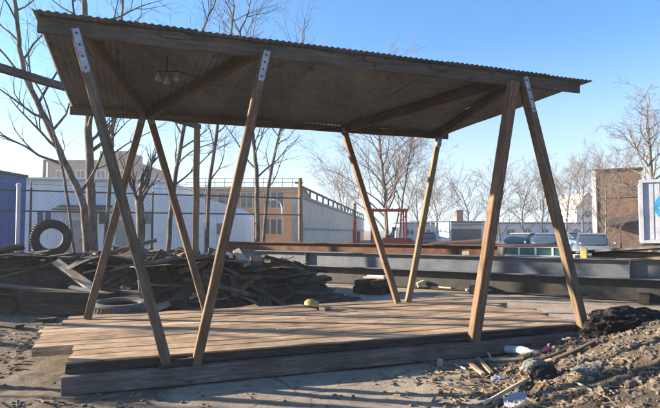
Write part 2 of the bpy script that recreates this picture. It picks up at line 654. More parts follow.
# front fascia in two lengths, rear beam
piece('front_beam', L(-.32, .225, 3.69), L(3.42, .225, 3.69), .05, .17, M['beam'], can, seed=5)
piece('front_beam', L(3.425, .225, 3.693), L(6.74, .225, 3.693), .05, .165, M['beam'], can, seed=6)
for u in (1.0, 3.42, 4.35):
    piece('splice_block', L(u - .12, .19, 3.735), L(u + .12, .19, 3.735), .025, .075, M['beam'], can)
piece('rear_beam', L(-.36, 3.93, 3.587), L(3.1, 3.93, 3.587), .05, .14, M['beam'], can, seed=8)
piece('rear_beam', L(3.105, 3.93, 3.587), L(6.88, 3.93, 3.59), .05, .13, M['beam'], can, seed=9)
for (a, b) in (((.12, .30), (.80, 3.80)), ((1.95, .30), (.86, 3.80)), ((4.49, 3.80), (5.50, .30)), ((6.57, 3.80), (5.64, .30))):
    za, zb = zr(a[1]) - .10, zr(b[1]) - .10
    piece('diagonal_brace', L(*a, za), L(*b, zb), .075, .15, M['beam'], can)
# legs
VUP = VX


def leg(u0, v0, z0, u1, v1, z1, mat, w=.12, h=.105, strap=None, shoe=False, strapw=.07):
    p0, p1 = L(u0, v0, z0), L(u1, v1, z1)
    o = piece('leg', p0, p1, h, w, mat, can, up=UX, jit=.003, ch=.008)
    d = (p1 - p0).normalized()
    if strap:
        # galvanised strap bolted to the camera-side face of the leg
        n = (-VX - d * (-VX).dot(d)).normalized()
        mb = MB()
        a = p1 + d * .05 + n * (h / 2 + .006)
        b = a - d * strap
        sd = d.cross(n)
        mb.bar(a, b, strapw, .008, n)
        mb.bar(a - d * .0 + sd * (strapw / 2 + .004), b - d * -.02 + sd * (strapw / 2 + .004), .008, .03, n)
        mb.bar(a - sd * (strapw / 2 + .004), b + d * .02 - sd * (strapw / 2 + .004), .008, .03, n)
        bo = MB()
        for q in range(4):
            c = a - d * (.05 + q * (strap - .1) / 3)
            bo.tube([c + n * .0045, c + n * .016], .012, 6)
            bo.tube([c + n * .0162, c + n * .022], .007, 6)
        ob = obj('bolts', bo, M['tin'], o, origin=gloc(o))
        ob.matrix_parent_inverse = o.rotation_euler.to_matrix().to_4x4().inverted()
        ob.location = (0, 0, 0)
        s = obj('strap', mb, M['galv'], o, origin=gloc(o))
        s.rotation_euler = (0, 0, 0)
        # the strap lives in world axes; undo the leg's rotation
        s.matrix_parent_inverse = o.rotation_euler.to_matrix().to_4x4().inverted()
        s.location = (0, 0, 0)
    return o


VL = .06
leg(.985, VL, ZS, .05, .145, 3.60, M['leg_grey'], .105, .09, strap=.46, strapw=.055)
leg(1.275, VL, ZS, 2.02, .145, 3.60, M['leg'], .10, .085, strap=.36, strapw=.055)
leg(4.74, VL, ZS, 5.50, .145, 3.64, M['leg'], .135, .115)
leg(6.575, VL, ZS, 5.67, .145, 3.66, M['leg_tan'], .125, .11, strap=.5, strapw=.04)
VR = 2.95
leg(.03, VR, ZD, .76, 3.80, 3.50, M['leg'], .11, .09, strap=.16, strapw=.06)
leg(1.76, VR, ZD, .90, 3.80, 3.50, M['leg'], .11, .09, strap=.16, strapw=.06)
leg(5.16, VR, ZD, 4.46, 3.80, 3.52, M['leg'], .105, .09, strap=.10, strapw=.06)
leg(5.37, VR, ZD, 6.57, 3.80, 3.52, M['pole_wood'], .105, .09, strap=.30, strapw=.085)
piece('foot_block', L(1.03, .07, ZS + .045), L(1.22, .075, ZS + .04), .1, .085, M['tie'], can, jit=.012)
piece('foot_block', L(.9, .02, ZS + .02), L(1.0, .03, ZS + .025), .07, .04, M['tie'], can, jit=.01)

# small unlit lamp cluster hanging below the roof
hl = at(167, 70, 6.6)
hl.z = 3.56
fx = empty('hanging_lamp', hl, 'small unlit lamp cluster with pale shades hanging under the metal roof', 'lamp')
ht = zr(toL(hl.x, hl.y)[1]) - hl.z - .012
mb = MB().tube([hl + Vector((0, 0, 0)), hl + Vector((0, 0, ht))], .008, 6)
mb.tube([hl + Vector((-.13, 0, 0)), hl + Vector((.14, .02, .01))], .008, 6)
mb.tube([hl + Vector((.1, .02, .02)), hl + Vector((.3, .1, -.03)), hl + Vector((.5, .2, -.07))], .009, 5)
obj('arm', mb, M['dark_steel'], fx)
for dx, dz in ((-.11, -.02), (0, -.06), (.12, -.02)):
    mb = MB().lathe([(.012, 0), (.02, -.02), (.032, -.07), (.042, -.1), (.036, -.1), (.026, -.07), (.012, -.02)], 12, Matrix.Translation(hl + Vector((dx, .0, dz + .01))))
    obj('lamp_shade', mb, M['pale_fix'], fx, smooth=True)

# gantry behind the canopy
gp = at(196, 230, 12.0)
gan = empty('timber_gantry', (gp.x, gp.y, 0), 'tall thin timber post behind the canopy carrying one long sloping overhead pole', 'gantry')
top = at(197, 126, 12.0)
piece('post', (gp.x, gp.y, 0), (top.x, top.y, top.z - .06), .12, .12, M['pole_wood'], gan, up=(1, 0, 0))
e = at(0, 68, 7.4)
d = e - top
piece('crossbeam', top - d * .02, top + d * 1.35, .10, .11, M['beam'], gan)
q = top + d * 1.3
piece('post', (q.x, q.y, 0), (q.x, q.y, q.z - .06), .12, .12, M['pole_wood'], gan, up=(1, 0, 0))


# ------------------------------------------------------------------ tyres
def tyre(name, c, axis_, r_out, r_in, wdt, mat, label, hole=True):
    fr = frame(axis_)  # local x = axis
    rot = (fr @ Matrix(((0, 0, 1), (1, 0, 0), (0, 1, 0)))).to_4x4()
    m = Matrix.Translation(c) @ rot
    h = wdt / 2
    ro, ri = r_out, r_in
    prof = [(ri, -h * .55), (ri + .02, -h * .8), (lerp(ri, ro, .5), -h), (ro - .06, -h * .93), (ro - .02, -h * .75), (ro, -h * .45), (ro, h * .45), (ro - .02, h * .75), (ro - .06, h * .93), (lerp(ri, ro, .5), h), (ri + .02, h * .8), (ri, h * .55), (ri + .03, h * .5), (lerp(ri, ro, .75), h * .7), (ro - .035, h * .4), (ro - .035, -h * .4), (lerp(ri, ro, .75), -h * .7), (ri + .03, -h * .5)]
    o = tag(obj(name, MB().lathe(prof, 48, m, closed=True), mat, origin=c, smooth=True), label, 'tyre')
    tr = MB()
    n = 46
    for k in range(n):
        a = 2 * PI * k / n
        for sgn in (-1, 1):
            p0 = Vector(((ro + .004) * math.cos(a), (ro + .004) * math.sin(a), sgn * .01))
            a2 = a + .04
            p1 = Vector(((ro - .006) * math.cos(a2), (ro - .006) * math.sin(a2), sgn * h * .7))
            tr.bar(m @ p0, m @ p1, .035, .022, m.to_3x3() @ Vector((math.cos(a), math.sin(a), 0)))
    obj('tread', tr, mat, o)
    return o


tyre('tyre', at(51, 238.5, 13.0), (.35, -.9, .1), .445, .25, .25, M['rubber'], 'black truck tyre standing upright on top of the scrap heap')
tc = on_z(121, 309, .30)
tyre('tyre', Vector((tc.x, tc.y, .30)), (.02, -.04, 1), .50, .29, .27, M['rubber_dusty'], 'dusty grey tyre lying flat in the rubble behind the left back corner of the deck')


# ------------------------------------------------------------------ scrap heap
def heap_h(u, v):
    v0 = lerp(6.0, 4.75, sm((u + .9) / 1.6))
    v0 = lerp(v0, 5.2, sm((u - 2.2) / 1.5))
    if u < 2.2:
        H = 1.05
    elif u < 2.9:
        H = lerp(1.05, .82, sm((u - 2.2) / .7))
    else:
        H = lerp(.82, 0.0, sm((u - 4.5) / .9)) if u > 4.5 else .82
    H *= sm((u + 8) / 2)
    f = sm((v - v0) / 1.3) * sm((11.5 - v) / 3.2)
    n = .16 * noise.noise(Vector((u * .9, v * .9, 3))) + .10 * noise.noise(Vector((u * 2.7, v * 2.7, 5))) + .05 * noise.noise(Vector((u * 7, v * 7, 8)))
    return f * (H * .92 + n) - .04


def heap():
    us = np.arange(-8.2, 5.8, .11)
    vs_ = np.arange(4.5, 11.8, .11)
    vs = [L(u, v, heap_h(u, v)) for v in vs_ for u in us]
    n = len(us)
    fs = [(j * n + i, j * n + i + 1, j * n + n + i + 1, j * n + n + i) for j in range(len(vs_) - 1) for i in range(n - 1)]
    o = obj('scrap_heap', MB().add(vs, fs), M['soil'])
    o['kind'] = 'stuff'
    # splintered small bits over the whole heap
    mb = MB()
    rr = random.Random(11)
    for _ in range(1100):
        u, v = rr.uniform(-7, 5), rr.uniform(4.7, 9.5)
        h = heap_h(u, v)
        if h < .05:
            continue
        p = L(u, v, h + rr.uniform(0, .05))
        a = rr.uniform(0, 2 * PI)
        dd = Vector((math.cos(a), math.sin(a), rr.uniform(-.5, .7))) * rr.uniform(.05, .28)
        mb.bar(p - dd, p + dd, rr.uniform(.015, .07), rr.uniform(.01, .03), (rr.uniform(-.4, .4), rr.uniform(-.4, .4), 1))
    o = obj('splinter_litter', mb, M['scrap'])
    o['kind'] = 'stuff'


heap()
rr = random.Random(23)


def scrap(name, p0, p1, w, h, mat, label, cat='plank', group=None, up=(0, 0, 1), **k):
    o = piece(name, p0, p1, w, h, mat, None, up, **k)
    return tag(o, label, cat, group)


ZONES = ((-6.5, .2, 6.1, 9.2, 80, 'weathered scrap plank in the part of the dark heap left of the flat tyre', 'scrap planks left of the flat tyre'),
         (.2, 2.5, 5.0, 8.0, 56, 'scrap plank in the tall part of the heap behind the flat tyre', 'scrap planks behind the flat tyre'),
         (2.5, 4.7, 5.3, 8.0, 40, 'broken plank in the low right end of the heap below the steel beam', 'scrap planks below the steel beam'))
for (a, b, c, d_, n, lab, grp) in ZONES:
    for _ in range(n):
        u, v = rr.uniform(a, b), rr.uniform(c, d_)
        h = heap_h(u, v) + rr.uniform(.0, .07)
        an = rr.gauss(.15, .55) + (PI / 2 if rr.random() < .2 else 0)
        ln = rr.uniform(.5, 2.4)
        hd = UX * math.cos(an) + VX * math.sin(an)
        e = .6
        sl = (heap_h(u + math.cos(an) * e, v + math.sin(an) * e) - heap_h(u - math.cos(an) * e, v - math.sin(an) * e)) / (2 * e)
        sl = max(-.6, min(.6, sl * .7 + rr.gauss(0, .12)))
        dd = Vector((hd.x, hd.y, sl)).normalized() * ln / 2
        p = L(u, v, h)
        scrap('scrap_plank', p - dd, p + dd, rr.choice((.05, .07, .09, .14, .19, .26)), rr.choice((.025, .04, .05, .09)), M['scrap_pale'] if rr.random() < .03 else M['scrap_brown'] if rr.random() < .3 else M['scrap'], lab, 'plank', grp, up=(rr.gauss(0, .3), rr.gauss(0, .3), 1), jit=.005)
# sheets of old tin, felt and panel thrown over the heap
def scrap_sheet(u, v, w, l, ang, mat, lab, seed):
    rg = random.Random(seed)
    n = 14
    top, fs = [], []
    ca, sa = math.cos(ang), math.sin(ang)
    for th in (0, .012):
        for j in range(n + 1):
            for i in range(n + 1):
                a, b = (i / n - .5) * l, (j / n - .5) * w
                uu, vv = u + a * ca - b * sa, v + a * sa + b * ca
                h = max(heap_h(u + a * ca * .6, v + a * sa * .6), heap_h(uu, vv) - .1) * .5 + .5 * heap_h(u, v) + .1
                h += .06 * noise.noise(Vector((a * 1.7, b * 1.7, seed))) + .02 * noise.noise(Vector((a * 6, b * 6, seed)))
                top.append(L(uu, vv, h + th))
    m = (n + 1) ** 2
    for j in range(n):
        for i in range(n):
            a = j * (n + 1) + i
            fs.append((a + m, a + m + 1, a + m + n + 2, a + m + n + 1))
            fs.append((a, a + n + 1, a + n + 2, a + 1))
    e = [i for i in range(n + 1)] + [(j + 1) * (n + 1) + n for j in range(n)] + [n * (n + 1) + i for i in range(n - 1, -1, -1)] + [j * (n + 1) for j in range(n - 1, 0, -1)]
    for a, b in zip(e, e[1:] + e[:1]):
        fs.append((a, b, b + m, a + m))
    return tag(obj('scrap_sheet', MB().add(top, fs), mat, origin=L(u, v, heap_h(u, v)), smooth=False), lab, 'scrap sheet', 'bent sheets thrown over the scrap heap')


for k, (u, v, w, l, a, mt_) in enumerate(((-3.4, 7.6, .9, 1.6, .3, 'rust'), (-1.6, 7.2, .7, 1.4, -.2, 'dark_steel'), (.3, 6.4, .9, 1.8, .2, 'dark_steel'), (1.3, 5.8, .8, 1.5, .4, 'tin'), (2.2, 6.3, 1.0, 1.7, -.1, 'dark_steel'), (3.3, 6.2, .8, 1.5, .25, 'rust'), (4.0, 6.1, .7, 1.3, .5, 'dark_steel'), (-4.4, 8.2, .8, 1.5, .1, 'tin'), (.9, 7.2, .9, 1.6, .8, 'rust'), (-2.6, 6.7, .6, 1.3, .6, 'tin'))):
    scrap_sheet(u, v, w, l, a, M[mt_], 'bent metal sheet lying among the planks of the scrap heap', 90 + k)
for k in range(9):
    u, v = rr.uniform(-5, 4), rr.uniform(6, 7.6)
    pts = []
    a = rr.uniform(0, 2 * PI)
    for q in range(14):
        u += .13 * math.cos(a)
        v += .13 * math.sin(a)
        a += rr.gauss(0, .5)
        pts.append(L(u, v, max(0, heap_h(u, v)) + .06 + .09 * rr.random()))
    tag(obj('cable', MB().tube(pts, .013, 6), M['black'], origin=pts[0], smooth=True), 'loose black cable tangled over the scrap heap', 'cable', 'cables tangled in the heap')
# planks one can point at
scrap('plank', at(56, 262, 11.2), at(97, 291, 10.5), .16, .07, M['scrap_pale'], 'grey plank sliding down the front of the heap towards the flat tyre', roll=.5)
scrap('plank', at(-12, 284, 10.75), at(108, 295, 10.45), .22, .05, M['scrap'], 'long dark plank lying level across the railway ties at the heap front', bend=.02)
scrap('plank', at(70, 287, 10.5), at(106, 294, 10.35), .12, .035, M['scrap_pale'], 'short pale board on the end of the long dark plank', roll=.3)
scrap('plank', at(147, 284, 11.4), at(184, 285, 11.5), .12, .05, M['scrap_pale'], 'short pale strip of wood lying flat in the middle of the dark heap')
scrap('plank', on_z(224, 313, .16), on_z(258, 307, .2), .2, .04, M['yellow_wood'], 'yellow board on the ground beyond the back edge of the deck', roll=.25)
scrap('plank', at(0, 292, 10.9), at(22, 266, 11.6), .14, .05, M['scrap'], 'grey plank leaning up the left edge of the heap', roll=.4)
scrap('plank', at(35, 254, 12.2), at(70, 258, 12.0), .2, .04, M['scrap_pale'], 'pale broken board just below the upright tyre')
scrap('plank', at(110, 246, 13), at(150, 251, 12.6), .2, .05, M['scrap_pale'], 'pale plank on the crest of the heap between the canopy legs')
scrap('plank', at(236, 250, 12.3), at(247, 265, 11.9), .16, .05, M['scrap_pale'], 'tan offcut sticking out of the heap at the left end of the steel beam', roll=.5)
tie_lab = ('uppermost dark railway tie stacked at the left front of the heap', 'front dark railway tie on the ground at the left of the heap', 'dark railway tie on the ground behind the front tie')
scrap('railway_tie', at(22, 296, 10.55), at(112, 299, 10.25), .24, .22, M['tie'], tie_lab[0], 'railway tie')
for k, (yy, dd) in enumerate(((10.3, 0), (10.75, .1))):
    a, b = at(26, 300, yy + .25), at(116, 300, yy)
    a.z = b.z = .12
    scrap('railway_tie', a, b, .25, .24, M['tie'], tie_lab[1 + k], 'railway tie')
scrap('plank', on_z(-8, 323, .03), on_z(20, 326, .04), .16, .04, M['scrap'], 'short dark board lying on the dirt left of the deck')
scrap('plank', on_z(38, 320, .03), on_z(56, 319, .04), .16, .05, M['tie'], 'dark offcut on the dirt beside the far left corner of the deck')

# yellow hard hat on the deck
hc = on_z(311, 309, ZD)
hh = empty('hard_hat', (hc.x, hc.y, ZD), 'yellow hard hat with dark band lying at the back edge of the deck', 'hard hat')
mt = Matrix.Translation((hc.x, hc.y, ZD + .035)) @ Matrix.Rotation(.18, 4, 'Y') @ Matrix.Diagonal((1.05, .9, .85, 1))
obj('shell', MB().lathe([(.115, .03), (.112, .06), (.098, .095), (.07, .122), (.035, .136), (.0001, .14)], 28, mt), M['yellow'], hh, smooth=True)
obj('brim', MB().lathe([(.113, .0), (.118, .03), (.15, .012), (.152, .006), (.118, .02)], 28, mt), M['black'], hh, smooth=True)
obj('ridge', MB().tube([mt @ Vector((x, 0, z)) for x, z in ((-.11, .06), (-.08, .115), (0, .145), (.08, .115), (.11, .06))], .014, 6), M['yellow'], hh, smooth=True)
scrap('offcut', on_z(322, 309, ZD + .03), on_z(328, 308, ZD + .03), .12, .06, M['sleeper'], 'small grey wood block beside the yellow hard hat', 'offcut')


# ------------------------------------------------------------------ steel beams
def ibeam(mb, p0, p1, h, w, tw=.012, tf=.022):
    p0, p1 = Vector(p0), Vector(p1)
    z = Vector((0, 0, 1))
    mb.bar(p0 + z * (h / 2 - tf / 2), p1 + z * (h / 2 - tf / 2), w, tf)
    mb.bar(p0 - z * (h / 2 - tf / 2), p1 - z * (h / 2 - tf / 2), w, tf)
    mb.bar(p0, p1, tw, h - 2 * tf - .001)
    return mb


BA, BB = Vector((-3.3, 18.6, 0)), Vector((10.5, 10.1, 0))
BD = (BB - BA).normalized()
BN = Vector((BD.y, -BD.x, 0))
if BN.y > 0:
    BN = -BN
zc = .73
ib = tag(obj('steel_beam', ibeam(MB(), BA + Vector((0, 0, zc)), BB + Vector((0, 0, zc)), .44, .3), M['steel_blue'], origin=(BA + BB) / 2), 'long blue grey steel beam on blocks crossing the yard behind the deck', 'steel beam')
st = MB()
for k in (1.2, 6.1):
    c = BA + (BB - BA) * ((k + .5) / 9) + Vector((0, 0, zc)) + BN * .07
    st.box(c, (.015, .13, .39), frame(BD))
obj('stiffener', st, M['steel_blue'], ib)
# lower dark beams it rests on
o = tag(obj('steel_beam', ibeam(MB(), BA + BN * -.15 + Vector((0, 0, .25)), BB + BN * -.15 + Vector((0, 0, .25)), .46, .26), M['dark_steel'], origin=BA), 'dark steel beam on the ground underneath the blue grey beam', 'steel beam')
# rusty beam behind on top of blocks
RA, RB = BA - BN * .85 - BD * 1.3, BA - BN * .85 + BD * 9.2
tag(obj('steel_beam', ibeam(MB(), RA + Vector((0, 0, 1.02)), RB + Vector((0, 0, 1.02)), .36, .28), M['rust'], origin=RA), 'rusty brown steel beam resting behind the left half of the blue grey beam', 'steel beam')
tag(obj('steel_beam', ibeam(MB(), RA + BD * .4 - BN * .0 + Vector((0, 0, .42)), RB + Vector((0, 0, .42)) - BN * .0, .83, .3), M['dark_steel'], origin=RA), 'deep dark steel beam on the ground below the rusty beam', 'steel beam')
# cribbing blocks in front
for k, px in enumerate((386, 530, 640)):
    t = (.52, .75, .9)[k]
    c = BA + (BB - BA) * t
    scrap('timber_block', c + BN * .45 + Vector((0, 0, .1)), c - BN * .45 + Vector((0, 0, .1)), .22, .2, M['tie'],
          ('dark timber block under the steel beams seen between the rear canopy legs', 'dark timber block under the steel beams below the teal panels', 'dark timber block under the steel beams near the container')[k], 'timber block')
# heap of rusty scrap plates behind the beam
pc = at(480, 246, 17)
mb = MB()
rs = random.Random(4)
vsx = []
for k in range(9):
    o_ = BD * rs.uniform(-1.4, 1.4) - BN * rs.uniform(.0, 1.2)
    c = Vector((pc.x, pc.y, .3 + k * .115)) + o_
    fr = frame(BD + Vector((rs.gauss(0, .15), rs.gauss(0, .15), rs.gauss(0, .04))), (rs.gauss(0, .08), rs.gauss(0, .08), 1))
    tag(obj('steel_plate', MB().box(c, (rs.uniform(1.8, 3.0), rs.uniform(.7, 1.3), .05), fr), M['rust'], origin=c), 'rusty steel plate in the low stack behind the blue grey beam', 'steel plate', 'rusty plates stacked behind the beam')

# teal panels standing in a frame on the beam
ta, tb = at(503, 254.5, 13.9), at(570, 254.5, 13.2)
tz = zc + .222
ta.z = tb.z = tz
tdn = (tb - ta).normalized()
tf = empty('teal_panel_rack', (ta + tb) / 2, 'row of teal glass panels in a pale frame lying along the steel beam', 'panel rack')
mb = MB()
N4 = 4
up = Vector((0, 0, 1))
mb.bar(ta + up * .02, tb + up * .02, .05, .02)
mb.bar(ta + up * .23, tb + up * .23, .05, .012)
for k in range(N4 + 1):
    p = ta + (tb - ta) * (k / N4)
    mb.bar(p + up * .036, p + up * .216, .035, .045, tdn)
obj('frame', mb, M['white_paint'], tf)
for k in range(N4):
    a, b = ta + (tb - ta) * ((k + .04) / N4), ta + (tb - ta) * ((k + .96) / N4)
    obj('panel', MB().bar(a + up * .126, b + up * .126, .012, .17), M['teal'], tf)
for px, lab in ((501, 'cream wooden block on the beam at the left end of the teal panels'), (584, 'cream wooden block on the beam right of the teal panels')):
    c = at(px, 255, 13.7 - (px - 501) * .011)
    scrap('wooden_block', Vector((c.x, c.y, tz + .002)), Vector((c.x, c.y, tz + .24)), .14, .14, M['yellow_wood'] if px > 520 else M['scrap_pale'], lab, 'block', up=tuple(BD))
# long plates / plank stack on the right
sp, sq = at(560, 256, 14.2), at(700, 245, 11.0)
scrap('steel_plate', Vector((sp.x, sp.y, 1.0)), Vector((sq.x, sq.y, 1.31)), 1.0, .06, M['dark_steel'], 'long dark plate sloping up over the brown timbers right of the teal panels', 'steel plate')
for k in range(3):
    a = at(594 + k * 4, 256, 13.4 + k * .15)
    b = at(705, 254, 10.9 + k * .15)
    scrap('brown_timber', Vector((a.x, a.y, tz + .07 + k * .0)) - BN * (.18 * k), Vector((b.x, b.y, tz + .09)) - BN * (.18 * k), .16, .13, M['beam'], ('nearest brown timber under the long sloping dark plate', 'middle brown timber under the long sloping dark plate', 'rearmost brown timber under the long sloping dark plate')[k], 'timber')
# white bits around the beam foot
scrap('board', on_z(607, 294, .06), on_z(650, 296, .06), .2, .06, M['scrap_pale'], 'pale board lying on the ground in front of the steel beam near the gravel', 'board')
for i, (x0, y0, x1, y1, lab) in enumerate(((360, 289, 384, 291, 'pale board on the ground left of the rear right canopy legs'), (424, 286, 452, 288, 'pale strip on the ground right of the rear canopy legs'), (466, 290, 510, 290, 'thin grey board on the ground before the steel beam'))):
    scrap('board', on_z(x0, y0, .05), on_z(x1, y1, .05), .16, .05, M['scrap_pale'], lab, 'board')
sp0 = at(373, 290, 14.0)
for k in range(2):
    for j in (0, 1):
        hv = BD if k == 0 else BN
        ov = (BN if k == 0 else BD) * (.22 if j else -.22)
        c = Vector((sp0.x, sp0.y, .09 + .175 * k)) + ov
        scrap('timber_block', c - hv * .42, c + hv * .42, .17, .165, M['tie'], 'dark block in the small timber crib left of the rear right canopy legs', 'timber block', 'blocks of the small timber crib')
for j, (w, z, o_, lab) in enumerate(((.30, .38, 0, 'lower pale board laid across the small timber crib'), (.24, .425, .05, 'upper white board laid across the small timber crib'))):
    c = Vector((sp0.x, sp0.y, z)) - BN * .1
    scrap('board', c - BD * w + BD * o_, c + BD * w + BD * o_, .16, .04, M['white_paint'] if j else M['scrap_pale'], lab, 'board')
c = on_z(421, 285, .1)
scrap('offcut', c - Vector((.1, 0, 0)), c + Vector((.1, .03, .08)), .12, .12, M['scrap_pale'], 'pale chunk of wood standing on the ground near the rear canopy legs', 'offcut')
tq = (.0 - BA.x + at(469, 249, 14.1).x) / (BB.x - BA.x)
c = BA + (BB - BA) * tq + Vector((0, 0, zc + .222 + .055))
scrap('offcut', c - BD * .09, c + BD * .09, .15, .1, M['scrap_pale'], 'pale lump of wood on top of the blue grey beam near a front leg', 'offcut')


# ------------------------------------------------------------------ trees
def catmull(pts, n):
    pts = [pts[0]] + list(pts) + [pts[-1]]
    out = []
    for i in range(1, len(pts) - 2):
        p0, p1, p2, p3 = pts[i - 1:i + 3]
        for k in range(n):
            t = k / n
            out.append(.5 * ((2 * p1) + (p2 - p0) * t + (2 * p0 - 5 * p1 + 4 * p2 - p3) * t * t + (3 * p1 - p0 - 3 * p2 + p3) * t ** 3))
    out.append(pts[-2])
    return out


RMIN = [.0022]


def branch(mb, rg, p, d, ln, r, lev, maxlev, dens, trop, spread):
    n = 7 if lev == 1 else 5 if lev == 2 else 4
    pts, rad = [p], [r]
    seg = ln / n
    for i in range(n):
        d = (d + Vector((rg.gauss(0, .16), rg.gauss(0, .16), rg.gauss(0, .12) + trop))).normalized()
        p = p + d * seg
        pts.append(p)
        rad.append(max(RMIN[0], r * (1 - .85 * (i + 1) / n)))
    mb.tube(pts, rad, 5 if lev == 1 else 4 if lev == 2 else 3, cap=False)
    if lev < maxlev:
        k = max(2, int(dens * rg.uniform(.7, 1.3) * (1.0 if lev == 1 else .85)))
        for c in range(k):
            t = lerp(.2, 1.0, (c + rg.random()) / k)
            f = min(n - 1, int(t * n))
            q = pts[f] + (pts[f + 1] - pts[f]) * (t * n - f if t * n - f <= 1 else 1)
            dd = (pts[f + 1] - pts[f]).normalized()
            ax = dd.orthogonal().normalized()
            ax = Quaternion(dd, rg.uniform(0, 2 * PI)) @ ax
            nd = (Quaternion(ax, rg.uniform(.45, .95) * spread) @ dd)
            branch(mb, rg, q, nd, ln * rg.uniform(.4, .65) * (1 - .25 * t), max(RMIN[0] * 1.3, rad[f] * .6), lev + 1, maxlev, dens, trop, spread)


def tree(label, path, r0, r1, seed, limbs=8, start=.35, ln=2.5, maxlev=3, dens=5.5, trop=.05, spread=1.0, pale=False, group=None, out=(0, 0, 0), stems=None):
    rg = random.Random(seed)
    base = Vector(path[0])
    RMIN[0] = max(.0024, base.length * .00014)
    t = empty('bare_tree', base, label, 'tree', group)
    mat = M['bark_hazed' if pale else 'bark']
    pts = catmull([Vector(p) for p in path], 5)
    pts = [p + Vector((rg.gauss(0, r0 * .12), rg.gauss(0, r0 * .12), 0)) if 0 < i else p - Vector((0, 0, .05)) for i, p in enumerate(pts)]
    n = len(pts)
    rad = [lerp(r0, r1, (i / (n - 1)) ** .8) * (1.25 if i == 0 else 1) for i in range(n)]
    obj('trunk', MB().tube(pts, rad, 9), mat, t, smooth=True)
    mb = MB()
    for k in range(limbs):
        f = lerp(start, 1.0, (k + rg.random() * .8) / limbs) * (n - 1)
        i = min(n - 2, int(f))
        q = pts[i].lerp(pts[i + 1], f - i)
        dd = (pts[i + 1] - pts[i]).normalized()
        a = k * 2.4 + rg.uniform(-.6, .6)
        sd = Vector((math.cos(a), math.sin(a), 0)) + Vector(out)
        nd = (dd * rg.uniform(.5, 1.0) + sd * spread * .8).normalized()
        branch(mb, rg, q, nd, ln * rg.uniform(.75, 1.2) * (1 - .35 * f / n), rad[i] * .5, 1, maxlev, dens, trop, spread)
    branch(mb, rg, pts[-1], (pts[-1] - pts[-2]).normalized(), ln * .8, r1, 1, maxlev, dens, trop, spread)
    obj('crown', mb, mat, t)
    return t


def px(lst, d):
    out = []
    for k, (x, y) in enumerate(lst):
        p = at(x, y, d)
        out.append(p)
    out[0].z = 0
    return out


tree('bare tree with a bent trunk curving up left of the canopy roof', px([(90, 252), (84, 208), (63, 160), (42, 112), (24, 72), (18, 30), (13, -20)], 15), .12, .05, 1, 13, .2, 3.0, dens=5.5, spread=1.0)
tree('bare tree with a thick straight trunk rising behind the left edge of the roof', px([(95, 252), (91, 180), (88, 100), (85, 20), (84, -50)], 16), .15, .07, 2, 14, .3, 3.2, dens=5.5)
tree('thin bare sapling left of the bent tree trunk', px([(80, 248), (66, 190), (58, 150), (45, 100), (30, 75)], 14.5), .045, .018, 3, 5, .35, 1.2, 2, 4)
tree('short broken trunk with upright shoots behind the left canopy legs', px([(141, 250), (140, 222), (140, 195)], 15), .13, .11, 5, 7, .6, 1.9, 3, 3, .12, .6)
tree('leaning bare tree seen through the rear left canopy legs', px([(166, 250), (172, 205), (180, 150), (190, 95), (200, 40)], 17), .085, .045, 6, 11, .3, 2.4, dens=5.5)
tree('slim bare tree behind the strapped left canopy leg', px([(104, 250), (109, 190), (114, 120), (118, 60), (124, -10)], 19), .08, .04, 7, 12, .35, 2.6, dens=5.5)
tree('bare tree just right of the timber gantry post', px([(206, 250), (209, 190), (218, 125), (228, 60), (232, 20)], 20), .085, .04, 8, 12, .25, 2.8, dens=5.5)
tree('forked bare tree in front of the brown brick building', px([(257, 250), (257, 200), (256, 160), (250, 115), (244, 60), (240, 30)], 22), .11, .045, 9, 16, .3, 3.6, dens=6)
tree('bare tree with upswept branches right of the forked tree', px([(262, 250), (268, 190), (278, 140), (292, 90), (300, 60)], 26), .10, .04, 10, 13, .25, 3.4, dens=6)
tree('large spreading bare tree in the gap between the rear canopy legs', px([(387, 244), (386, 215), (384, 185), (380, 150), (378, 120)], 36), .15, .06, 12, 32, .1, 6.2, 4, 5.8, .03, .85, True)
tree('second slender bare tree beside the large spreading tree', px([(398, 244), (402, 205), (408, 165), (412, 140)], 38), .09, .045, 13, 15, .2, 4.5, 4, 5.4, .04, .8, True)
tree('bare tree whose crown shows above the pale container', px([(652, 240), (652, 200), (651, 165), (648, 130)], 42), .22, .09, 14, 22, .2, 4.9, 4, 5.6, .0, 1.05, True)
far = ((466, 80, 6, 170, 'small far bare tree left of the chimney block'), (500, 72, 8, 160, 'far bare tree just right of the lit front canopy leg'), (524, 75, 7, 170, 'far bare tree midway between the two front right legs'), (541, 80, 8, 160, 'far bare tree left of the rightmost canopy leg'),
       (566, 66, 8, 155, 'far bare tree just right of the rightmost canopy leg'), (583, 62, 8, 150, 'far bare tree in front of the white gable'), (606, 40, 6, 150, 'bare tree in front of the plywood tower'), (625, 70, 9, 130, 'tall far bare tree behind the plywood tower'),
       (435, 82, 7, 175, 'far bare tree just right of the rear right canopy leg'), (340, 75, 9, 150, 'far bare tree beyond the end of the concrete ramp wall'), (420, 78, 8, 150, 'far bare tree behind the rear right canopy leg'))
for k, (x, dd, h, yt, lab) in enumerate(far):
    tree(lab, px([(x, 240), (x + R.uniform(-3, 3), 215), (x + R.uniform(-5, 5), lerp(215, yt, .45))], dd), .14 if dd > 50 else .08, .06 if dd > 50 else .035, 40 + k, 14, .15, (230 - yt) * dd / 541 * .6, 3, 8, .05, .85, True)
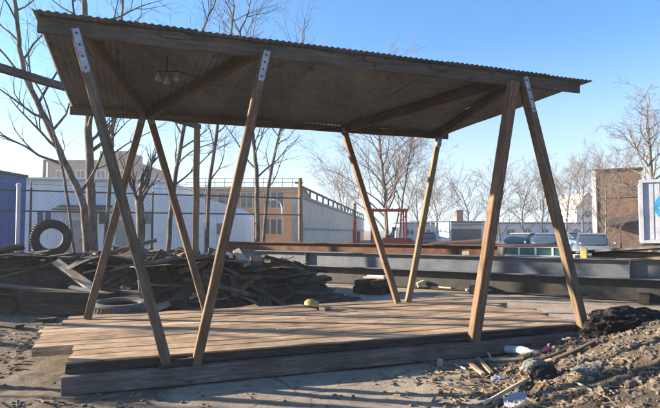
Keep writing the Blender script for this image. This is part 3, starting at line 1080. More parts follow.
# the trees whose shadows stripe the deck, standing just outside the picture on the left
for k, (x, y, r) in enumerate(((-9.6, 8.6, .09), (-11.2, 10.4, .08), (-13.6, 9.2, .12), (-15.5, 12.0, .13), (-12.4, 6.9, .05))):
    tree('bare tree standing beside the yard left of the canopy', [(x, y, 0), (x + .1, y + .1, 1.5), (x - .1, y + .3, 3.2), (x + .1, y + .2, 5.5)], r, r * .5, 70 + k, 7, .45, 2.0, 3, 3.5, group='trees beside the yard on the left')

# ------------------------------------------------------------------ chain link fence
FA, FB = at(-40, 230, 20.0), at(300, 230, 26.0)
FA.z = FB.z = 0
FD = (FB - FA)
FL = FD.length
FD.normalize()
fe = empty('chain_link_fence', (FA + FB) / 2, 'tall chain link fence with dark posts and barbed wire behind the scrap heap', 'fence')
FH = 3.15
for k in range(7):
    p = FA + FD * (FL * k / 6)
    obj('post', MB().tube([p, p + up * (FH + .1)], .045, 8), M['dark_steel'], fe)
mb = MB()
for z in (FH, 2.35):
    mb.tube([FA + up * z, FB + up * z], .03, 6)
obj('rail', mb, M['dark_steel'], fe)
mb = MB()
for z in (FH + .25, FH + .45):
    mb.tube([FA + up * z, FB + up * z], .008, 4)
for k in range(7):
    p = FA + FD * (FL * k / 6)
    mb.tube([p + up * (FH + .02), p + up * (FH + .5)], .018, 5)
obj('barbed_wire', mb, M['dark_steel'], fe)
mb = MB()
s_ = .2
n = int(FL / s_)
for k in range(-int(FH / s_), n):
    a0, a1 = max(0, k * s_), min(FL, k * s_ + FH)
    if a1 > a0:
        mb.tube([FA + FD * a0 + up * (a0 - k * s_), FA + FD * a1 + up * (a1 - k * s_)], .002, 3, False)
        mb.tube([FA + FD * a0 + up * (FH - (a0 - k * s_)), FA + FD * a1 + up * (FH - (a1 - k * s_))], .002, 3, False)
obj('mesh', mb, M['dark_steel'], fe)
p = at(17, 252, 16)
p.z = 0
tag(obj('fence_post', MB().tube([p, p + up * 2.95], .06, 10).lathe([(.075, 0), (.07, .05), (.0001, .09)], 10, Matrix.Translation(p + up * 2.93)), M['cont'], origin=p), 'pale free standing pipe post in front of the blue building', 'post')

# ------------------------------------------------------------------ buildings


def window(parent, p, w, h, xdir, n, panes=2, frame_m=None):
    """window in a wall: p = lower left, n = outward normal"""
    fr = MB()
    t = .09
    zz = Vector((0, 0, 1))
    fm = frame_m or M['white_paint']
    o_ = n * .03
    fr.bar(p + o_ + zz * t / 2, p + o_ + xdir * w + zz * t / 2, .10, t)
    fr.bar(p + o_ + zz * (h - t / 2), p + o_ + xdir * w + zz * (h - t / 2), .10, t)
    for k in range(panes + 1):
        q = p + o_ + xdir * (t / 2 + (w - t) * k / panes)
        fr.bar(q + zz * (t + .001), q + zz * (h - t - .001), t, .10, n)
    f = obj('window', fr, fm, parent)
    g = MB().bar(p + o_ + xdir * (t / 2) + zz * h / 2, p + o_ + xdir * (w - t / 2) + zz * h / 2, .02, h - t)
    obj('pane', g, M['glass'], f, origin=gloc(parent))
    return f


# blue building at the left edge
a, b = at(-60, 230, 20.5), at(24, 230, 26.0)
a.z = b.z = 0
ba = at(0, 172, 23.5).z
bl = empty('blue_building', (a + b) / 2, 'deep blue metal clad building at the left edge of the yard', 'building')
dn = (b - a).normalized()
nn = Vector((dn.y, -dn.x, 0))
bk = -nn * 6
mb = MB()
for k in range(60):
    p = a + (b - a) * ((k + .5) / 60)
    mb.bar(p + up * .0 + nn * .02, p + up * ba + nn * .02, .09, .05, nn)
obj('rib', mb, M['blue_paint'], bl)
obj('wall', MB().prism([(0, 0), (1, 0), (1, 1), (0, 1)], lambda x, y, t: a + (b - a) * x + bk * y + up * t, 0, ba), M['blue_paint'], bl)
obj('roof', MB().prism([(-.01, -.02), (1.01, -.02), (1.01, 1.02), (-.01, 1.02)], lambda x, y, t: a + (b - a) * x + bk * y + up * t, ba, ba + .12), M['dark_steel'], bl)

# long white building
D = 32
a, b = at(10, 230, D), at(152, 230, D)
wz = at(90, 180, D).z
wh = empty('white_warehouse', Vector(((a.x + b.x) / 2, D, 0)), 'long white metal sided warehouse behind the chain link fence', 'building')
obj('wall', MB().box(((a.x + b.x) / 2, D + 5, wz / 2), (b.x - a.x, 10, wz)), M['siding'], wh)
obj('roof', MB().box(((a.x + b.x) / 2, D + 4.9, wz + .06), (b.x - a.x + .4, 10.6, .12)), M['white_paint'], wh)
zz_ = at(90, 205, D).z
obj('awning', MB().prism([(0, 0), (-1.0, -.25), (-1.0, -.33), (0, -.12)], lambda x, y, t: Vector((t, D + x - .004, zz_ + y)), at(60, 230, D).x, at(112, 230, D).x), M['dark_steel'], wh)
for x0, x1 in ((70, 80), (118, 128)):
    X_ = at(x0, 230, D).x
    dd = obj('door', MB().box((X_ + .35, D - .03, 1.1), (.95, .06, 2.2)), M['concrete'], wh)
    obj('handle', MB().box((X_ + .7, D - .08, 1.05), (.12, .04, .04)), M['dark_steel'], dd, origin=gloc(wh))
for x0 in (36, 90, 136):
    window(wh, Vector((at(x0, 230, D).x, D, 1.9)), 1.0, .9, Vector((1, 0, 0)), Vector((0, -1, 0)))

# white curved roof shed
a, b = at(153, 230, 31), at(238, 230, 31)
cs = empty('curved_white_shed', Vector(((a.x + b.x) / 2, 31, 0)), 'white shed with a roof curving down to the right behind the rear left legs', 'shed')
prof = [(b.x, 0)]
for x, y in ((238, 222), (236, 212), (228, 207), (216, 202), (202, 198), (186, 195), (168, 193), (153, 192)):
    q = at(x, y, 31)
    prof.append((q.x, q.z))
prof.append((a.x, 0))
obj('shell', MB().prism(prof, lambda x, y, t: Vector((x, t, y)), 31, 38), M['siding'], cs)
obj('door', MB().box(((a.x + b.x) / 2 + .3, 30.97, 1.15), (1.8, .06, 2.3)), M['white_paint'], cs)
window(cs, Vector((b.x - 1.3, 31, 1.3)), .5, .8, Vector((1, 0, 0)), Vector((0, -1, 0)), 1)

# pale brick building far behind
D = 75
a, b = at(46, 230, D), at(130, 230, D)
z1, z2 = at(0, 162, D).z, at(0, 150, D).z
pb = empty('pale_brick_building', Vector(((a.x + b.x) / 2, D, 0)), 'pale pinkish brick building with a raised stair block rising above the white warehouse', 'building')
obj('wall', MB().box(((a.x + b.x) / 2, D + 8, z1 / 2), (b.x - a.x, 16, z1)), M['brick_pale'], pb)
c0, c1 = at(95, 230, D).x, at(124, 230, D).x
obj('stair_block', MB().box(((c0 + c1) / 2, D + 4, (z1 + z2) / 2 + .01), (c1 - c0, 6, z2 - z1)), M['brick_pale'], pb)
obj('parapet', MB().box(((a.x + b.x) / 2, D + 8, z1 + .15), (b.x - a.x + .3, 16.3, .28)), M['concrete'], pb)
for k in range(4):
    window(pb, Vector((a.x + 1.2 + k * 2.8, D, z1 - 2.6)), 1.3, 1.5, Vector((1, 0, 0)), Vector((0, -1, 0)))
for k in range(4):
    window(pb, Vector((a.x + 1.2 + k * 2.8, D, z1 - 5.8)), 1.3, 1.5, Vector((1, 0, 0)), Vector((0, -1, 0)))
obj('vent_stack', MB().tube([Vector((a.x - .3, D - .3, z1 - 3)), Vector((a.x - .3, D - .3, z1 + .3))], .25, 8), M['dark_steel'], pb)

# brown brick building
D = 48
a, b = at(184, 230, D), at(303, 230, D)
z1 = at(0, 189, D).z
bb = empty('brown_brick_building', Vector(((a.x + b.x) / 2, D, 0)), 'two storey brown brick building with bands of dark windows and a roof railing', 'building')
obj('wall', MB().box(((a.x + b.x) / 2, D + 7, z1 / 2), (b.x - a.x, 14, z1)), M['brick'], bb)
obj('cornice', MB().box(((a.x + b.x) / 2, D + 6.95, z1 + .09), (b.x - a.x + .3, 14.3, .18)), M['concrete'], bb)
for zlo in (z1 - 1.75, z1 - 4.1):
    for x0, x1, pn in ((196, 212, 2), (217, 234, 2), (240, 259, 3), (263, 284, 3)):
        X_, X2 = at(x0, 230, D).x, at(x1, 230, D).x
        window(bb, Vector((X_, D, zlo)), X2 - X_, 1.5, Vector((1, 0, 0)), Vector((0, -1, 0)), pn, M['concrete'])
mb = MB()
zr2 = z1 + .18
for k in range(13):
    x = lerp(a.x + .1, b.x - .1, k / 12)
    mb.tube([(x, D + .1, zr2), (x, D + .1, zr2 + .75)], .03, 5)
for h in (.4, .75):
    mb.tube([(a.x + .1, D + .1, zr2 + h), (b.x - .1, D + .1, zr2 + h)], .028, 5)
obj('roof_railing', mb, M['dark_steel'], bb)

# concrete ramp wall with balustrade running away
W0, W1 = at(303, 230, 40), at(364, 230, 92)
zt0, zt1 = at(303, 196, 40).z, at(364, 219, 92).z
wd = Vector((W1.x - W0.x, W1.y - W0.y, 0)).normalized()
wn = Vector((wd.y, -wd.x, 0))
ra = empty('concrete_ramp', Vector((W0.x, W0.y, 0)), 'pale concrete ramp wall with a brown balustrade running away behind the tan post', 'ramp')
A0, A1 = Vector((W0.x, W0.y, 0)), Vector((W1.x, W1.y, 0))
mb = MB()
vs = []
for P, z in ((A0, zt0), (A1, zt1)):
    for off in (0, -.8):
        for zz2 in (0, z):
            vs.append(P + wn * off + up * zz2)
mb.add(vs, [(0, 1, 3, 2), (4, 6, 7, 5), (0, 4, 5, 1), (2, 3, 7, 6), (1, 5, 7, 3), (0, 2, 6, 4)])
obj('wall', mb, M['ramp'], ra)
mb = MB()
mb.bar(A0 + wn * .05 + up * (zt0 * .42), A1 + wn * .05 + up * (zt1 * .45), .1, .15)
mb.bar(A0 + wn * .05 + up * (zt0 - .1), A1 + wn * .05 + up * (zt1 - .1), .12, .2)
obj('string_course', mb, M['concrete'], ra)
mb = MB()
for k in range(17):
    t = k / 16
    p = A0.lerp(A1, t) + wn * -.1 + up * lerp(zt0, zt1, t)
    mb.bar(p, p + up * .62, .14, .14, wd)
mb.bar(A0 + wn * -.1 + up * (zt0 + .68), A1 + wn * -.1 + up * (zt1 + .68), .2, .12)
obj('balustrade', mb, M['beam'], ra)

# tan pole, second thin pole, street lamp
p = at(301, 245, 29)
pt_ = at(300, 178, 29)
tag(obj('utility_pole', MB().tube([(p.x, p.y, -.05), (pt_.x, pt_.y, pt_.z)], [.14, .12], 10).box((pt_.x - .06, pt_.y, pt_.z - .25), (.42, .1, .1)), M['pole_wood'], origin=(p.x, p.y, 0)), 'tan timber pole standing where the brick building meets the ramp wall', 'pole')
p = at(355, 245, 50)
pt_ = at(355, 203, 50)
tag(obj('utility_pole', MB().tube([(p.x, p.y, -.05), (pt_.x, pt_.y, pt_.z)], [.13, .11], 8).box((pt_.x, pt_.y, pt_.z - .2), (.3, .1, .1)), M['pole_wood'], origin=(p.x, p.y, 0)), 'short brown pole rising behind the red machine mast', 'pole')
p = at(282, 245, 30)
lz = at(282, 203, 30).z
sl = empty('street_lamp', (p.x, p.y, 0), 'slim white street lamp with curved arm in front of the brown brick building', 'street lamp')
pts = [(p.x, p.y, 0), (p.x, p.y, lz - .3), (p.x - .1, p.y, lz), (p.x - .35, p.y, lz + .16), (p.x - .62, p.y, lz + .17)]
obj('pole', MB().tube(pts, [.05, .036, .032, .03, .028], 8), M['white_paint'], sl, smooth=True)
obj('lamp_head', MB().lump((p.x - .74, p.y, lz + .16), .17, 1, .05, 2, (1.2, .6, .4)), M['white_paint'], sl, smooth=True)

# white guard railing and low sheds further back
D = 56
mb = MB()
xa, xb = at(410, 230, D).x, at(451, 230, D).x
zt = at(0, 221.5, D).z
for k in range(9):
    x = lerp(xa, xb, k / 8)
    mb.tube([(x, D, 0), (x, D, zt)], .04, 5)
for h in (zt, zt * .66, zt * .33):
    mb.tube([(xa, D, h), (xb, D, h)], .035, 5)
tag(obj('guard_rail', mb, M['white_paint'], origin=((xa + xb) / 2, D, 0)), 'white tube guard rail beyond the beam right of the rear canopy legs', 'railing')
D = 62
xa, xb = at(449, 230, D).x, at(489, 230, D).x
zt = at(0, 222, D).z
gs = empty('roadside_garage', ((xa + xb) / 2, D, 0), 'low pale garage with a wide dark blue door seen left of the lit front leg', 'garage')
obj('wall', MB().box(((xa + xb) / 2, D + 3, zt / 2), (xb - xa, 6, zt)), M['white_paint'], gs)
x1_, x2_ = at(451, 230, D).x, at(481, 230, D).x
obj('door', MB().box(((x1_ + x2_) / 2, D - .05, .95), (x2_ - x1_, .1, 1.7)), M['dark_open'], gs)
obj('awning', MB().prism([(0, 0), (-.7, -.22), (-.7, -.28), (0, -.1)], lambda x, y, t: Vector((t, D + x - .002, zt - .05 + y)), x1_ - .1, x2_ + .1), M['steel_blue'], gs)
obj('roof', MB().box(((xa + xb) / 2, D + 3, zt + .05), (xb - xa + .2, 6.2, .1)), M['steel_blue'], gs)
D = 80
x1_, x2_ = at(456, 230, D).x, at(462.5, 230, D).x
zt = at(0, 211, D).z
ch = empty('chimney', ((x1_ + x2_) / 2, D, 0), 'short dark square chimney standing above the low garage', 'chimney')
obj('shaft', MB().box(((x1_ + x2_) / 2, D, zt / 2), (x2_ - x1_, 1.0, zt)), M['brick'], ch)
obj('cap', MB().box(((x1_ + x2_) / 2, D, zt + .07), (x2_ - x1_ + .2, 1.2, .14)), M['concrete'], ch)
D = 85
xa, xb = at(400, 230, D).x, at(602, 230, D).x
zt = at(0, 223.5, D).z
lw = empty('long_low_building', ((xa + xb) / 2, D, 0), 'long low white building along the back of the lot on the right', 'building')
obj('wall', MB().box(((xa + xb) / 2, D + 4, zt / 2), (xb - xa, 8, zt)), M['siding'], lw)
obj('roof', MB().box(((xa + xb) / 2, D + 4, zt + .09), (xb - xa + .4, 8.4, .18)), M['steel_blue'], lw)
for k in range(12):
    window(lw, Vector((lerp(xa, xb, (k + .3) / 12), D, .9)), 1.4, 1.0, Vector((1, 0, 0)), Vector((0, -1, 0)))
D = 110
xa, xb = at(577, 230, D).x, at(600, 230, D).x
zt, zp = at(0, 208, D).z, at(0, 193, D).z
wg = empty('white_gabled_house', ((xa + xb) / 2, D, 0), 'white house with a steep gable beside the plywood tower', 'house')
obj('wall', MB().prism([(xa, 0), (xb, 0), (xb, zt), ((xa + xb) / 2, zp), (xa, zt)], lambda x, y, t: Vector((x, t, y)), D, D + 10), M['white_paint'], wg)
mb = MB()
xm = (xa + xb) / 2
for xs_ in (xa, xb):
    d_ = Vector((xm - xs_, 0, zp - zt)).normalized()
    n_ = Vector((-d_.z, 0, d_.x)) * (1 if xs_ == xa else -1)
    p0, p1 = Vector((xs_, D + 5, zt)) - d_ * .4 + n_ * .1, Vector((xm, D + 5, zp)) + n_ * .1
    mb.bar(p0, p1, 10.6, .12, n_)
obj('roof', mb, M['concrete'], wg)
window(wg, Vector((xm - .7, D, zt - 2.0)), 1.4, 1.6, Vector((1, 0, 0)), Vector((0, -1, 0)))
# big pale skyline block far right
D = 46
xa, xb = at(597, 230, D).x, at(637, 230, D).x
zt = at(0, 171, D).z
tw = empty('plywood_tower', ((xa + xb) / 2, D, 0), 'tall boarded tan tower with a white corner and lean to roof left of the container', 'tower')
obj('wall', MB().box(((xa + xb) / 2, D + 2.5, zt / 2), (xb - xa, 5, zt)), M['ply'], tw)
mb = MB()
for z in (zt * .33, zt * .66, zt - .1):
    mb.box(((xa + xb) / 2, D - .03, z), (xb - xa, .06, .08))
for k in range(2):
    mb.box((lerp(xa + .05, xb - .05, k), D - .034, zt / 2), (.06, .05, zt - .02))
obj('batten', mb, M['ply'], tw)
obj('corner_board', MB().box((xa - .15, D + .2, zt / 2), (.3, .45, zt + .05)), M['white_paint'], tw)
obj('cap', MB().box(((xa + xb) / 2, D + 2.5, zt + .08), (xb - xa + .3, 5.3, .14)), M['beam'], tw)
za, zb = at(0, 223, D).z, at(0, 214, D).z
mb = MB()
mb.add([Vector((xa + .1, D - .07, za)), Vector((xb, D - .07, zb)), Vector((xb, D - 1.3, zb - .5)), Vector((xa + .1, D - 1.3, za - .5)),
        Vector((xa + .1, D - .07, za + .1)), Vector((xb, D - .07, zb + .1)), Vector((xb, D - 1.3, zb - .4)), Vector((xa + .1, D - 1.3, za - .4))],
       [(3, 2, 1, 0), (4, 5, 6, 7), (0, 1, 5, 4), (1, 2, 6, 5), (2, 3, 7, 6), (3, 0, 4, 7)])
obj('lean_to_roof', mb, M['dark_steel'], tw)
mb = MB()
for x in (xa + .25, (xa + xb) / 2, xb - .2):
    mb.box((x, D - 1.15, .95), (.12, .12, 1.9))
obj('lean_to_post', mb, M['beam'], tw)

for_tower = (xa, D, 0)
# white container on a chassis
D = 22
x0_ = at(640.5, 230, D).x
zb_, zt_ = at(0, 243, D).z, at(0, 180, D).z
cn = empty('shipping_container', (x0_ + 3, D + 1.2, zb_), 'pale blue grey ribbed shipping container with a blue round emblem at the right edge', 'container')
Lc = 6.1
obj('shell', MB().box((x0_ + Lc / 2, D + 1.25, (zb_ + zt_) / 2), (Lc - .1, 2.4, zt_ - zb_ - .1)), M['cont'], cn)
mb = MB()
for k in range(26):
    mb.box((x0_ + .2 + k * .225, D + .045, (zb_ + zt_) / 2), (.11, .018, zt_ - zb_ - .3))
obj('rib', mb, M['cont'], cn)
mb = MB()
for x in (x0_ + .05, x0_ + Lc - .05):
    for y in (D + .05, D + 2.45):
        mb.box((x, y, (zb_ + zt_) / 2), (.14, .14, zt_ - zb_ + .02))
for z in (zb_ + .06, zt_ - .06):
    for y in (D + .04, D + 2.46):
        mb.box((x0_ + Lc / 2, y, z), (Lc - .26, .12, .12))
obj('corner_frame', mb, M['cont'], cn)
ec = at(661.5, 207, D - .03)
ec.x = x0_ + 1.06
em = obj('emblem', MB().lathe([(.0001, 0), (.56, 0), (.56, .012), (.0001, .012)], 40, Matrix.Translation((ec.x, D + .014, ec.z)) @ Matrix.Rotation(PI / 2, 4, 'X')), M['logo_blue'], cn)
obj('emblem_band', MB().box((ec.x - .12, D - .002, ec.z + .02), (.55, .008, .06), Matrix.Rotation(-.3, 3, 'Y')), M['white_paint'], em, origin=gloc(cn))
cz = empty('container_chassis', (x0_ + 3, D + 1.2, 0), 'dark trailer chassis carrying the pale shipping container', 'trailer')
mb = MB()
for y in (D + .5, D + 2.0):
    mb.bar((x0_ + .1, y, zb_ - .1), (x0_ + Lc, y, zb_ - .1), .15, .19)
for x in (x0_ + .4, x0_ + 2, x0_ + 4, x0_ + 5.8):
    mb.box((x, D + 1.25, zb_ - .1), (.12, 1.34, .15))
obj('frame', mb, M['dark_steel'], cz)
for x in (x0_ + .5,):
    for y in (D + .5, D + 2):
        obj('support_leg', MB().box((x, y, (zb_ - .2) / 2), (.13, .13, zb_ - .2)), M['dark_steel'], cz)
for x in (x0_ + 4.2, x0_ + 5.4):
    for y in (D + .35, D + 2.15):
        obj('wheel', MB().lathe([(.0001, -.13), (.3, -.13), (.46, -.1), (.48, 0), (.46, .1), (.3, .13), (.0001, .13)], 24, Matrix.Translation((x, y, .48)) @ Matrix.Rotation(PI / 2, 4, 'X')), M['rubber'], cz)


def turn(root, pivot, ang):
    m = Matrix.Rotation(ang, 3, 'Z')
    root.location = Vector(pivot) + m @ (Vector(root.location) - Vector(pivot))
    root.rotation_euler.z = ang


turn(tw, for_tower, -.42)
for o_ in (cn, cz):
    turn(o_, (x0_, D, o_.location.z), -.505)

# ------------------------------------------------------------------ parked cars
def make_car(loc, rz, paint, label):
    t = empty('parked_car', loc, label, 'car', 'cars parked in the lot')
    m = Matrix.Translation(loc) @ Matrix.Rotation(rz, 4, 'Z')

    def loft(secs, closed=True):
        mb = MB()
        k = len(secs[0])
        vs = [m @ Vector(p) for s in secs for p in s]
        fs = []
        for i in range(len(secs) - 1):
            for j in range(k):
                q = (j + 1) % k
                fs.append((i * k + j, i * k + q, (i + 1) * k + q, (i + 1) * k + j))
        fs.append(tuple(reversed(range(k))))
        fs.append(tuple((len(secs) - 1) * k + j for j in range(k)))
        return mb.add(vs, fs)

    def sec(x, w, zl, zh, c=.1):
        return [(x, -w + c, zl), (x, -w, zl + c), (x, -w, zh - c), (x, -w + c * 1.3, zh), (x, w - c * 1.3, zh), (x, w, zh - c), (x, w, zl + c), (x, w - c, zl)]
    body = loft([sec(-2.2, .72, .35, .75), sec(-2.1, .82, .24, .92), sec(-1.5, .88, .2, .98), sec(-.5, .9, .2, .96), (sec(.8, .9, .2, .95)), sec(1.6, .86, .22, .86), sec(2.08, .78, .26, .74), sec(2.2, .66, .34, .6)])
    ob = obj('body', body, paint, t, smooth=True)
    ob.modifiers.new('round', 'SUBSURF').levels = 2
    ob.modifiers[0].render_levels = 2
    gh = loft([sec(-1.75, .74, .93, 1.0, .03), sec(-1.05, .66, .93, 1.40, .08), sec(-.3, .66, .93, 1.46, .08), sec(.25, .66, .93, 1.43, .08), sec(1.15, .76, .90, .97, .03)])
    ob = obj('window_glass', gh, M['car_glass'], t, smooth=True)
    ob.modifiers.new('round', 'SUBSURF').levels = 2
    ob.modifiers[0].render_levels = 2
    obj('roof', loft([sec(-1.08, .60, 1.38, 1.425, .01), sec(-.3, .62, 1.43, 1.49, .01), sec(.25, .60, 1.41, 1.455, .01)]), paint, t)
    for y in (-.93, .93):
        obj('mirror', MB().lump(m @ Vector((.75, y, 1.0)), .11, 2, 0, 1, (.6, 1.1, .7)), paint, t, smooth=True)
    obj('bumper', MB().box(m @ Vector((2.16, 0, .42)), (.12, 1.5, .16), m.to_3x3()), M['black'], t)
    for x in (-1.35, 1.35):
        for y in (-.8, .8):
            mm = m @ Matrix.Translation((x, y, .32)) @ Matrix.Rotation(PI / 2, 4, 'X')
            obj('wheel', MB().lathe([(.0001, -.1), (.2, -.105), (.3, -.1), (.32, -.05), (.32, .05), (.3, .1), (.2, .105), (.0001, .1)], 20, mm), M['rubber'], t)
    for y in (-.58, .58):
        mb = MB()
        mb.lump(m @ Vector((2.1, y, .66)), .12, 1, 0, 1, (.7, 1.2, .6))
        obj('headlight', mb, M['pale_fix'], t)
    return t


for x, dd, rz, pm, lab in ((522, 30, -2.4, 'car_silver', 'silver parked car seen low between the two front right legs'), (548, 28, -2.2, 'car_blue', 'blue parked car behind the rightmost canopy leg'),
                           (592, 26, -2.0, 'car_silver', 'silver parked car below the plywood tower'), (428, 46, -1.7, 'car_red', 'maroon parked car in front of the white guard rail'), (575, 44, -1.5, 'car_blue', 'blue parked car further back near the white gabled house')):
    p = at(x, 240, dd)
    make_car(Vector((p.x, p.y, 0)), rz, M[pm], lab)

# ------------------------------------------------------------------ red forklift behind the beam
D = 30
x0_, x1_ = at(352, 230, D).x, at(409, 230, D).x
fk = empty('red_forklift', ((x0_ + x1_) / 2, D, 0), 'red forklift with mast and overhead guard beyond the steel beam', 'forklift')
zt = at(0, 210, D).z
mb = MB()
xg0, xg1 = at(372, 230, D).x, at(407, 230, D).x
for x in (xg0 + .05, xg1 - .05):
    for y in (D, D + 1.1):
        mb.bar((x, y, .9), (x, y, zt - .06), .09, .09, (1, 0, 0))
mb.box(((xg0 + xg1) / 2, D + .55, zt), (xg1 - xg0 + .1, 1.25, .12))
for k in range(6):
    mb.box((lerp(xg0 + .1, xg1 - .1, k / 5), D + .55, zt + .09), (.05, 1.2, .05))
obj('overhead_guard', mb, M['red_paint'], fk)
mb = MB()
mb.prism([(xg0 - .2, .3), (xg1 + .35, .3), (xg1 + .4, 1.0), (xg1 + .2, 1.2), (xg0 + .7, 1.2), (xg0 + .55, .75), (xg0 - .2, .75)], lambda x, y, t: Vector((x, t, y)), D - .02, D + 1.12)
obj('body', mb, M['red_paint'], fk)
mb = MB()
for y in (D + .15, D + .95):
    mb.box((at(355, 230, D).x, y, 1.15), (.16, .12, 2.0))
for z in (.5, 1.4, 2.1):
    mb.box((at(355, 230, D).x, D + .55, z), (.1, .68, .14))
mb.box((at(359, 230, D).x, D + .55, .9), (.14, .9, 1.3))
obj('mast', mb, M['red_paint'], fk)
obj('fork', MB().box((x0_ - .55, D + .3, .2), (1.1, .12, .05)).box((x0_ - .55, D + .8, .2), (1.1, .12, .05)), M['dark_steel'], fk)
sx = at(391, 230, D).x
obj('seat', MB().box((sx, D + .55, 1.27), (.5, .5, .12)).box((sx + .2, D + .55, 1.55), (.12, .48, .5)), M['black'], fk)
for x in (xg0 + .1, xg1 + .05):
    for y in (D - .1, D + 1.2):
        obj('wheel', MB().lathe([(.0001, -.1), (.2, -.1), (.33, -.08), (.35, 0), (.33, .08), (.2, .1), (.0001, .1)], 20, Matrix.Translation((x, y, .35)) @ Matrix.Rotation(PI / 2, 4, 'X')), M['rubber'], fk)
cp = at(346, 240, 27)
cq = empty('traffic_cone', (cp.x, cp.y, .55), 'small white cone left of the red machine mast', 'cone')
cq.location.z = 0
obj('cone', MB().lathe([(.2, .04), (.05, .95), (.0001, .97)], 16, Matrix.Translation((cp.x, cp.y, .0))), M['white_paint'], cq, smooth=True)
obj('base', MB().box((cp.x, cp.y, .02), (.5, .5, .04)), M['black'], cq)


# ------------------------------------------------------------------ gravel pile and rubble
GC = Vector((4.75, 4.75, 0))


def pile_h(x, y):
    r = math.hypot((x - GC.x), (y - GC.y) * 1.02)
    an = math.atan2(y - GC.y, x - GC.x)
    rm = 3.35 + .25 * noise.noise(Vector((math.cos(an) * 1.5, math.sin(an) * 1.5, 2)))
    t = max(0, 1 - r / rm)
    h = 1.22 * (t ** 1.03)
    h = h - .12 * sm((t - .75) / .25)
    k = sm(t * 6)
    h += k * (.06 * noise.noise(Vector((x * 1.5, y * 1.5, 7))) + .045 * noise.noise(Vector((x * 4, y * 4, 1))) + .022 * noise.noise(Vector((x * 10, y * 10, 2))))
    return h - .03


def surf(x, y):
    return max(pile_h(x, y), gz(x, y))


def pile():
    xs_ = np.arange(1.0, 8.4, .05)
    ys_ = np.arange(1.2, 8.4, .05)
    n = len(xs_)
    vs = [(x, y, pile_h(x, y)) for y in ys_ for x in xs_]
    fs = [(j * n + i, j * n + i + 1, j * n + n + i + 1, j * n + n + i) for j in range(len(ys_) - 1) for i in range(n - 1)]
    o = obj('gravel_pile', MB().add(vs, fs), M['gravel'], smooth=True)
    o['kind'] = 'stuff'
    rg = random.Random(31)
    mb = MB()
    c = 0
    while c < 15000:
        x, y = rg.uniform(1.0, 6.2), rg.uniform(3.2, 7.9)
        t = pile_h(x, y)
        if t < .0 and rg.random() < .85:
            continue
        s = .005 + .026 * rg.random() ** 5 + (.03 * rg.random() if rg.random() < .02 else 0)
        if y > 6.6:
            s *= 1.2
        mb.lump((x, y, surf(x, y) + s * .3), s, c, .4, 0 if s < .02 else 1, (rg.uniform(.7, 1.3), rg.uniform(.7, 1.3), rg.uniform(.5, .9)))
        c += 1
    for c in range(260):
        x, y = rg.uniform(1.6, 5.8), rg.uniform(3.4, 7.2)
        if pile_h(x, y) < .02:
            continue
        s = rg.uniform(.03, .075)
        mb.lump((x, y, surf(x, y) - s * .15), s, c + 9, .55, 2, (rg.uniform(.8, 1.4), rg.uniform(.8, 1.3), rg.uniform(.45, .8)))
    o = obj('gravel_stones', mb, M['stone'])
    o['kind'] = 'stuff'
    mb = MB()
    for c in range(11000):
        x, y = rg.uniform(-6.5, 2.2), rg.uniform(3.6, 9.5)
        if x > -1.6 and rg.random() < .8:
            continue
        u, v = toL(x, y)
        if -.6 < u < 7.1 and -.02 < v < 4.1:
            continue
        s = .005 + .022 * rg.random() ** 6
        mb.lump((x, y, gz(x, y) + s * .25), s, c, .4, 0, (rg.uniform(.7, 1.4), rg.uniform(.7, 1.4), rg.uniform(.4, .8)))
    o = obj('pebbles', mb, M['stone'])
    o['kind'] = 'stuff'
    mb = MB()
    for c in range(1500):
        if rg.random() < .55:
            x, y = rg.uniform(-6, -1.5), rg.uniform(4, 9)
        else:
            x, y = rg.gauss(1.75, .45), rg.uniform(4.3, 6.6)
        u, v = toL(x, y)
        if -.6 < u < 7.1 and -.02 < v < 4.1:
            continue
        a = rg.uniform(0, 2 * PI)
        dd = Vector((math.cos(a), math.sin(a), rg.uniform(-.1, .25))) * rg.uniform(.015, .08)
        p = Vector((x, y, surf(x, y) + .008))
        mb.bar(p - dd, p + dd, rg.uniform(.006, .03), .008, (rg.gauss(0, .3), rg.gauss(0, .3), 1))
    o = obj('wood_chips', mb, M['chip'])
    o['kind'] = 'stuff'


pile()


def ons(x, y, lift=0.0):
    """walk the pixel ray until it meets pile or ground"""
    d = 2.5
    while d < 14:
        p = at(x, y, d)
        if p.z <= surf(p.x, p.y):
            break
        d += .01
    return p + Vector((0, 0, lift))


# black plastic sack on the crest
def crumple(mb, c, r, scale, seed, sub=4, amp=.3, rot=None, fine=.05, fold=(2.2, 9, 6)):
    vs, fs = ICO[sub]
    out = []
    o_ = Vector((seed * 1.7, seed * .9, seed * 2.3))
    for p in vs:
        n1 = noise.noise(p * 1.5 + o_)
        n2 = abs(noise.noise(p * 3.5 + o_))
        n3 = abs(noise.noise(Vector((p.x * fold[0], (p.y + .4 * p.x) * fold[1] * .6, p.z * fold[2] * .6)) + o_)) + .35 * abs(noise.noise(Vector((p.x * 4, p.y * 16, p.z * 11)) + o_))
        q = p * (r * (1 + amp * n1 - amp * .9 * n2 - fine * 1.5 * n3))
        q = Vector((q.x * scale[0], q.y * scale[1], q.z * scale[2]))
        if rot is not None:
            q = rot @ q
        out.append(q + Vector(c))
    return mb.add(out, fs)


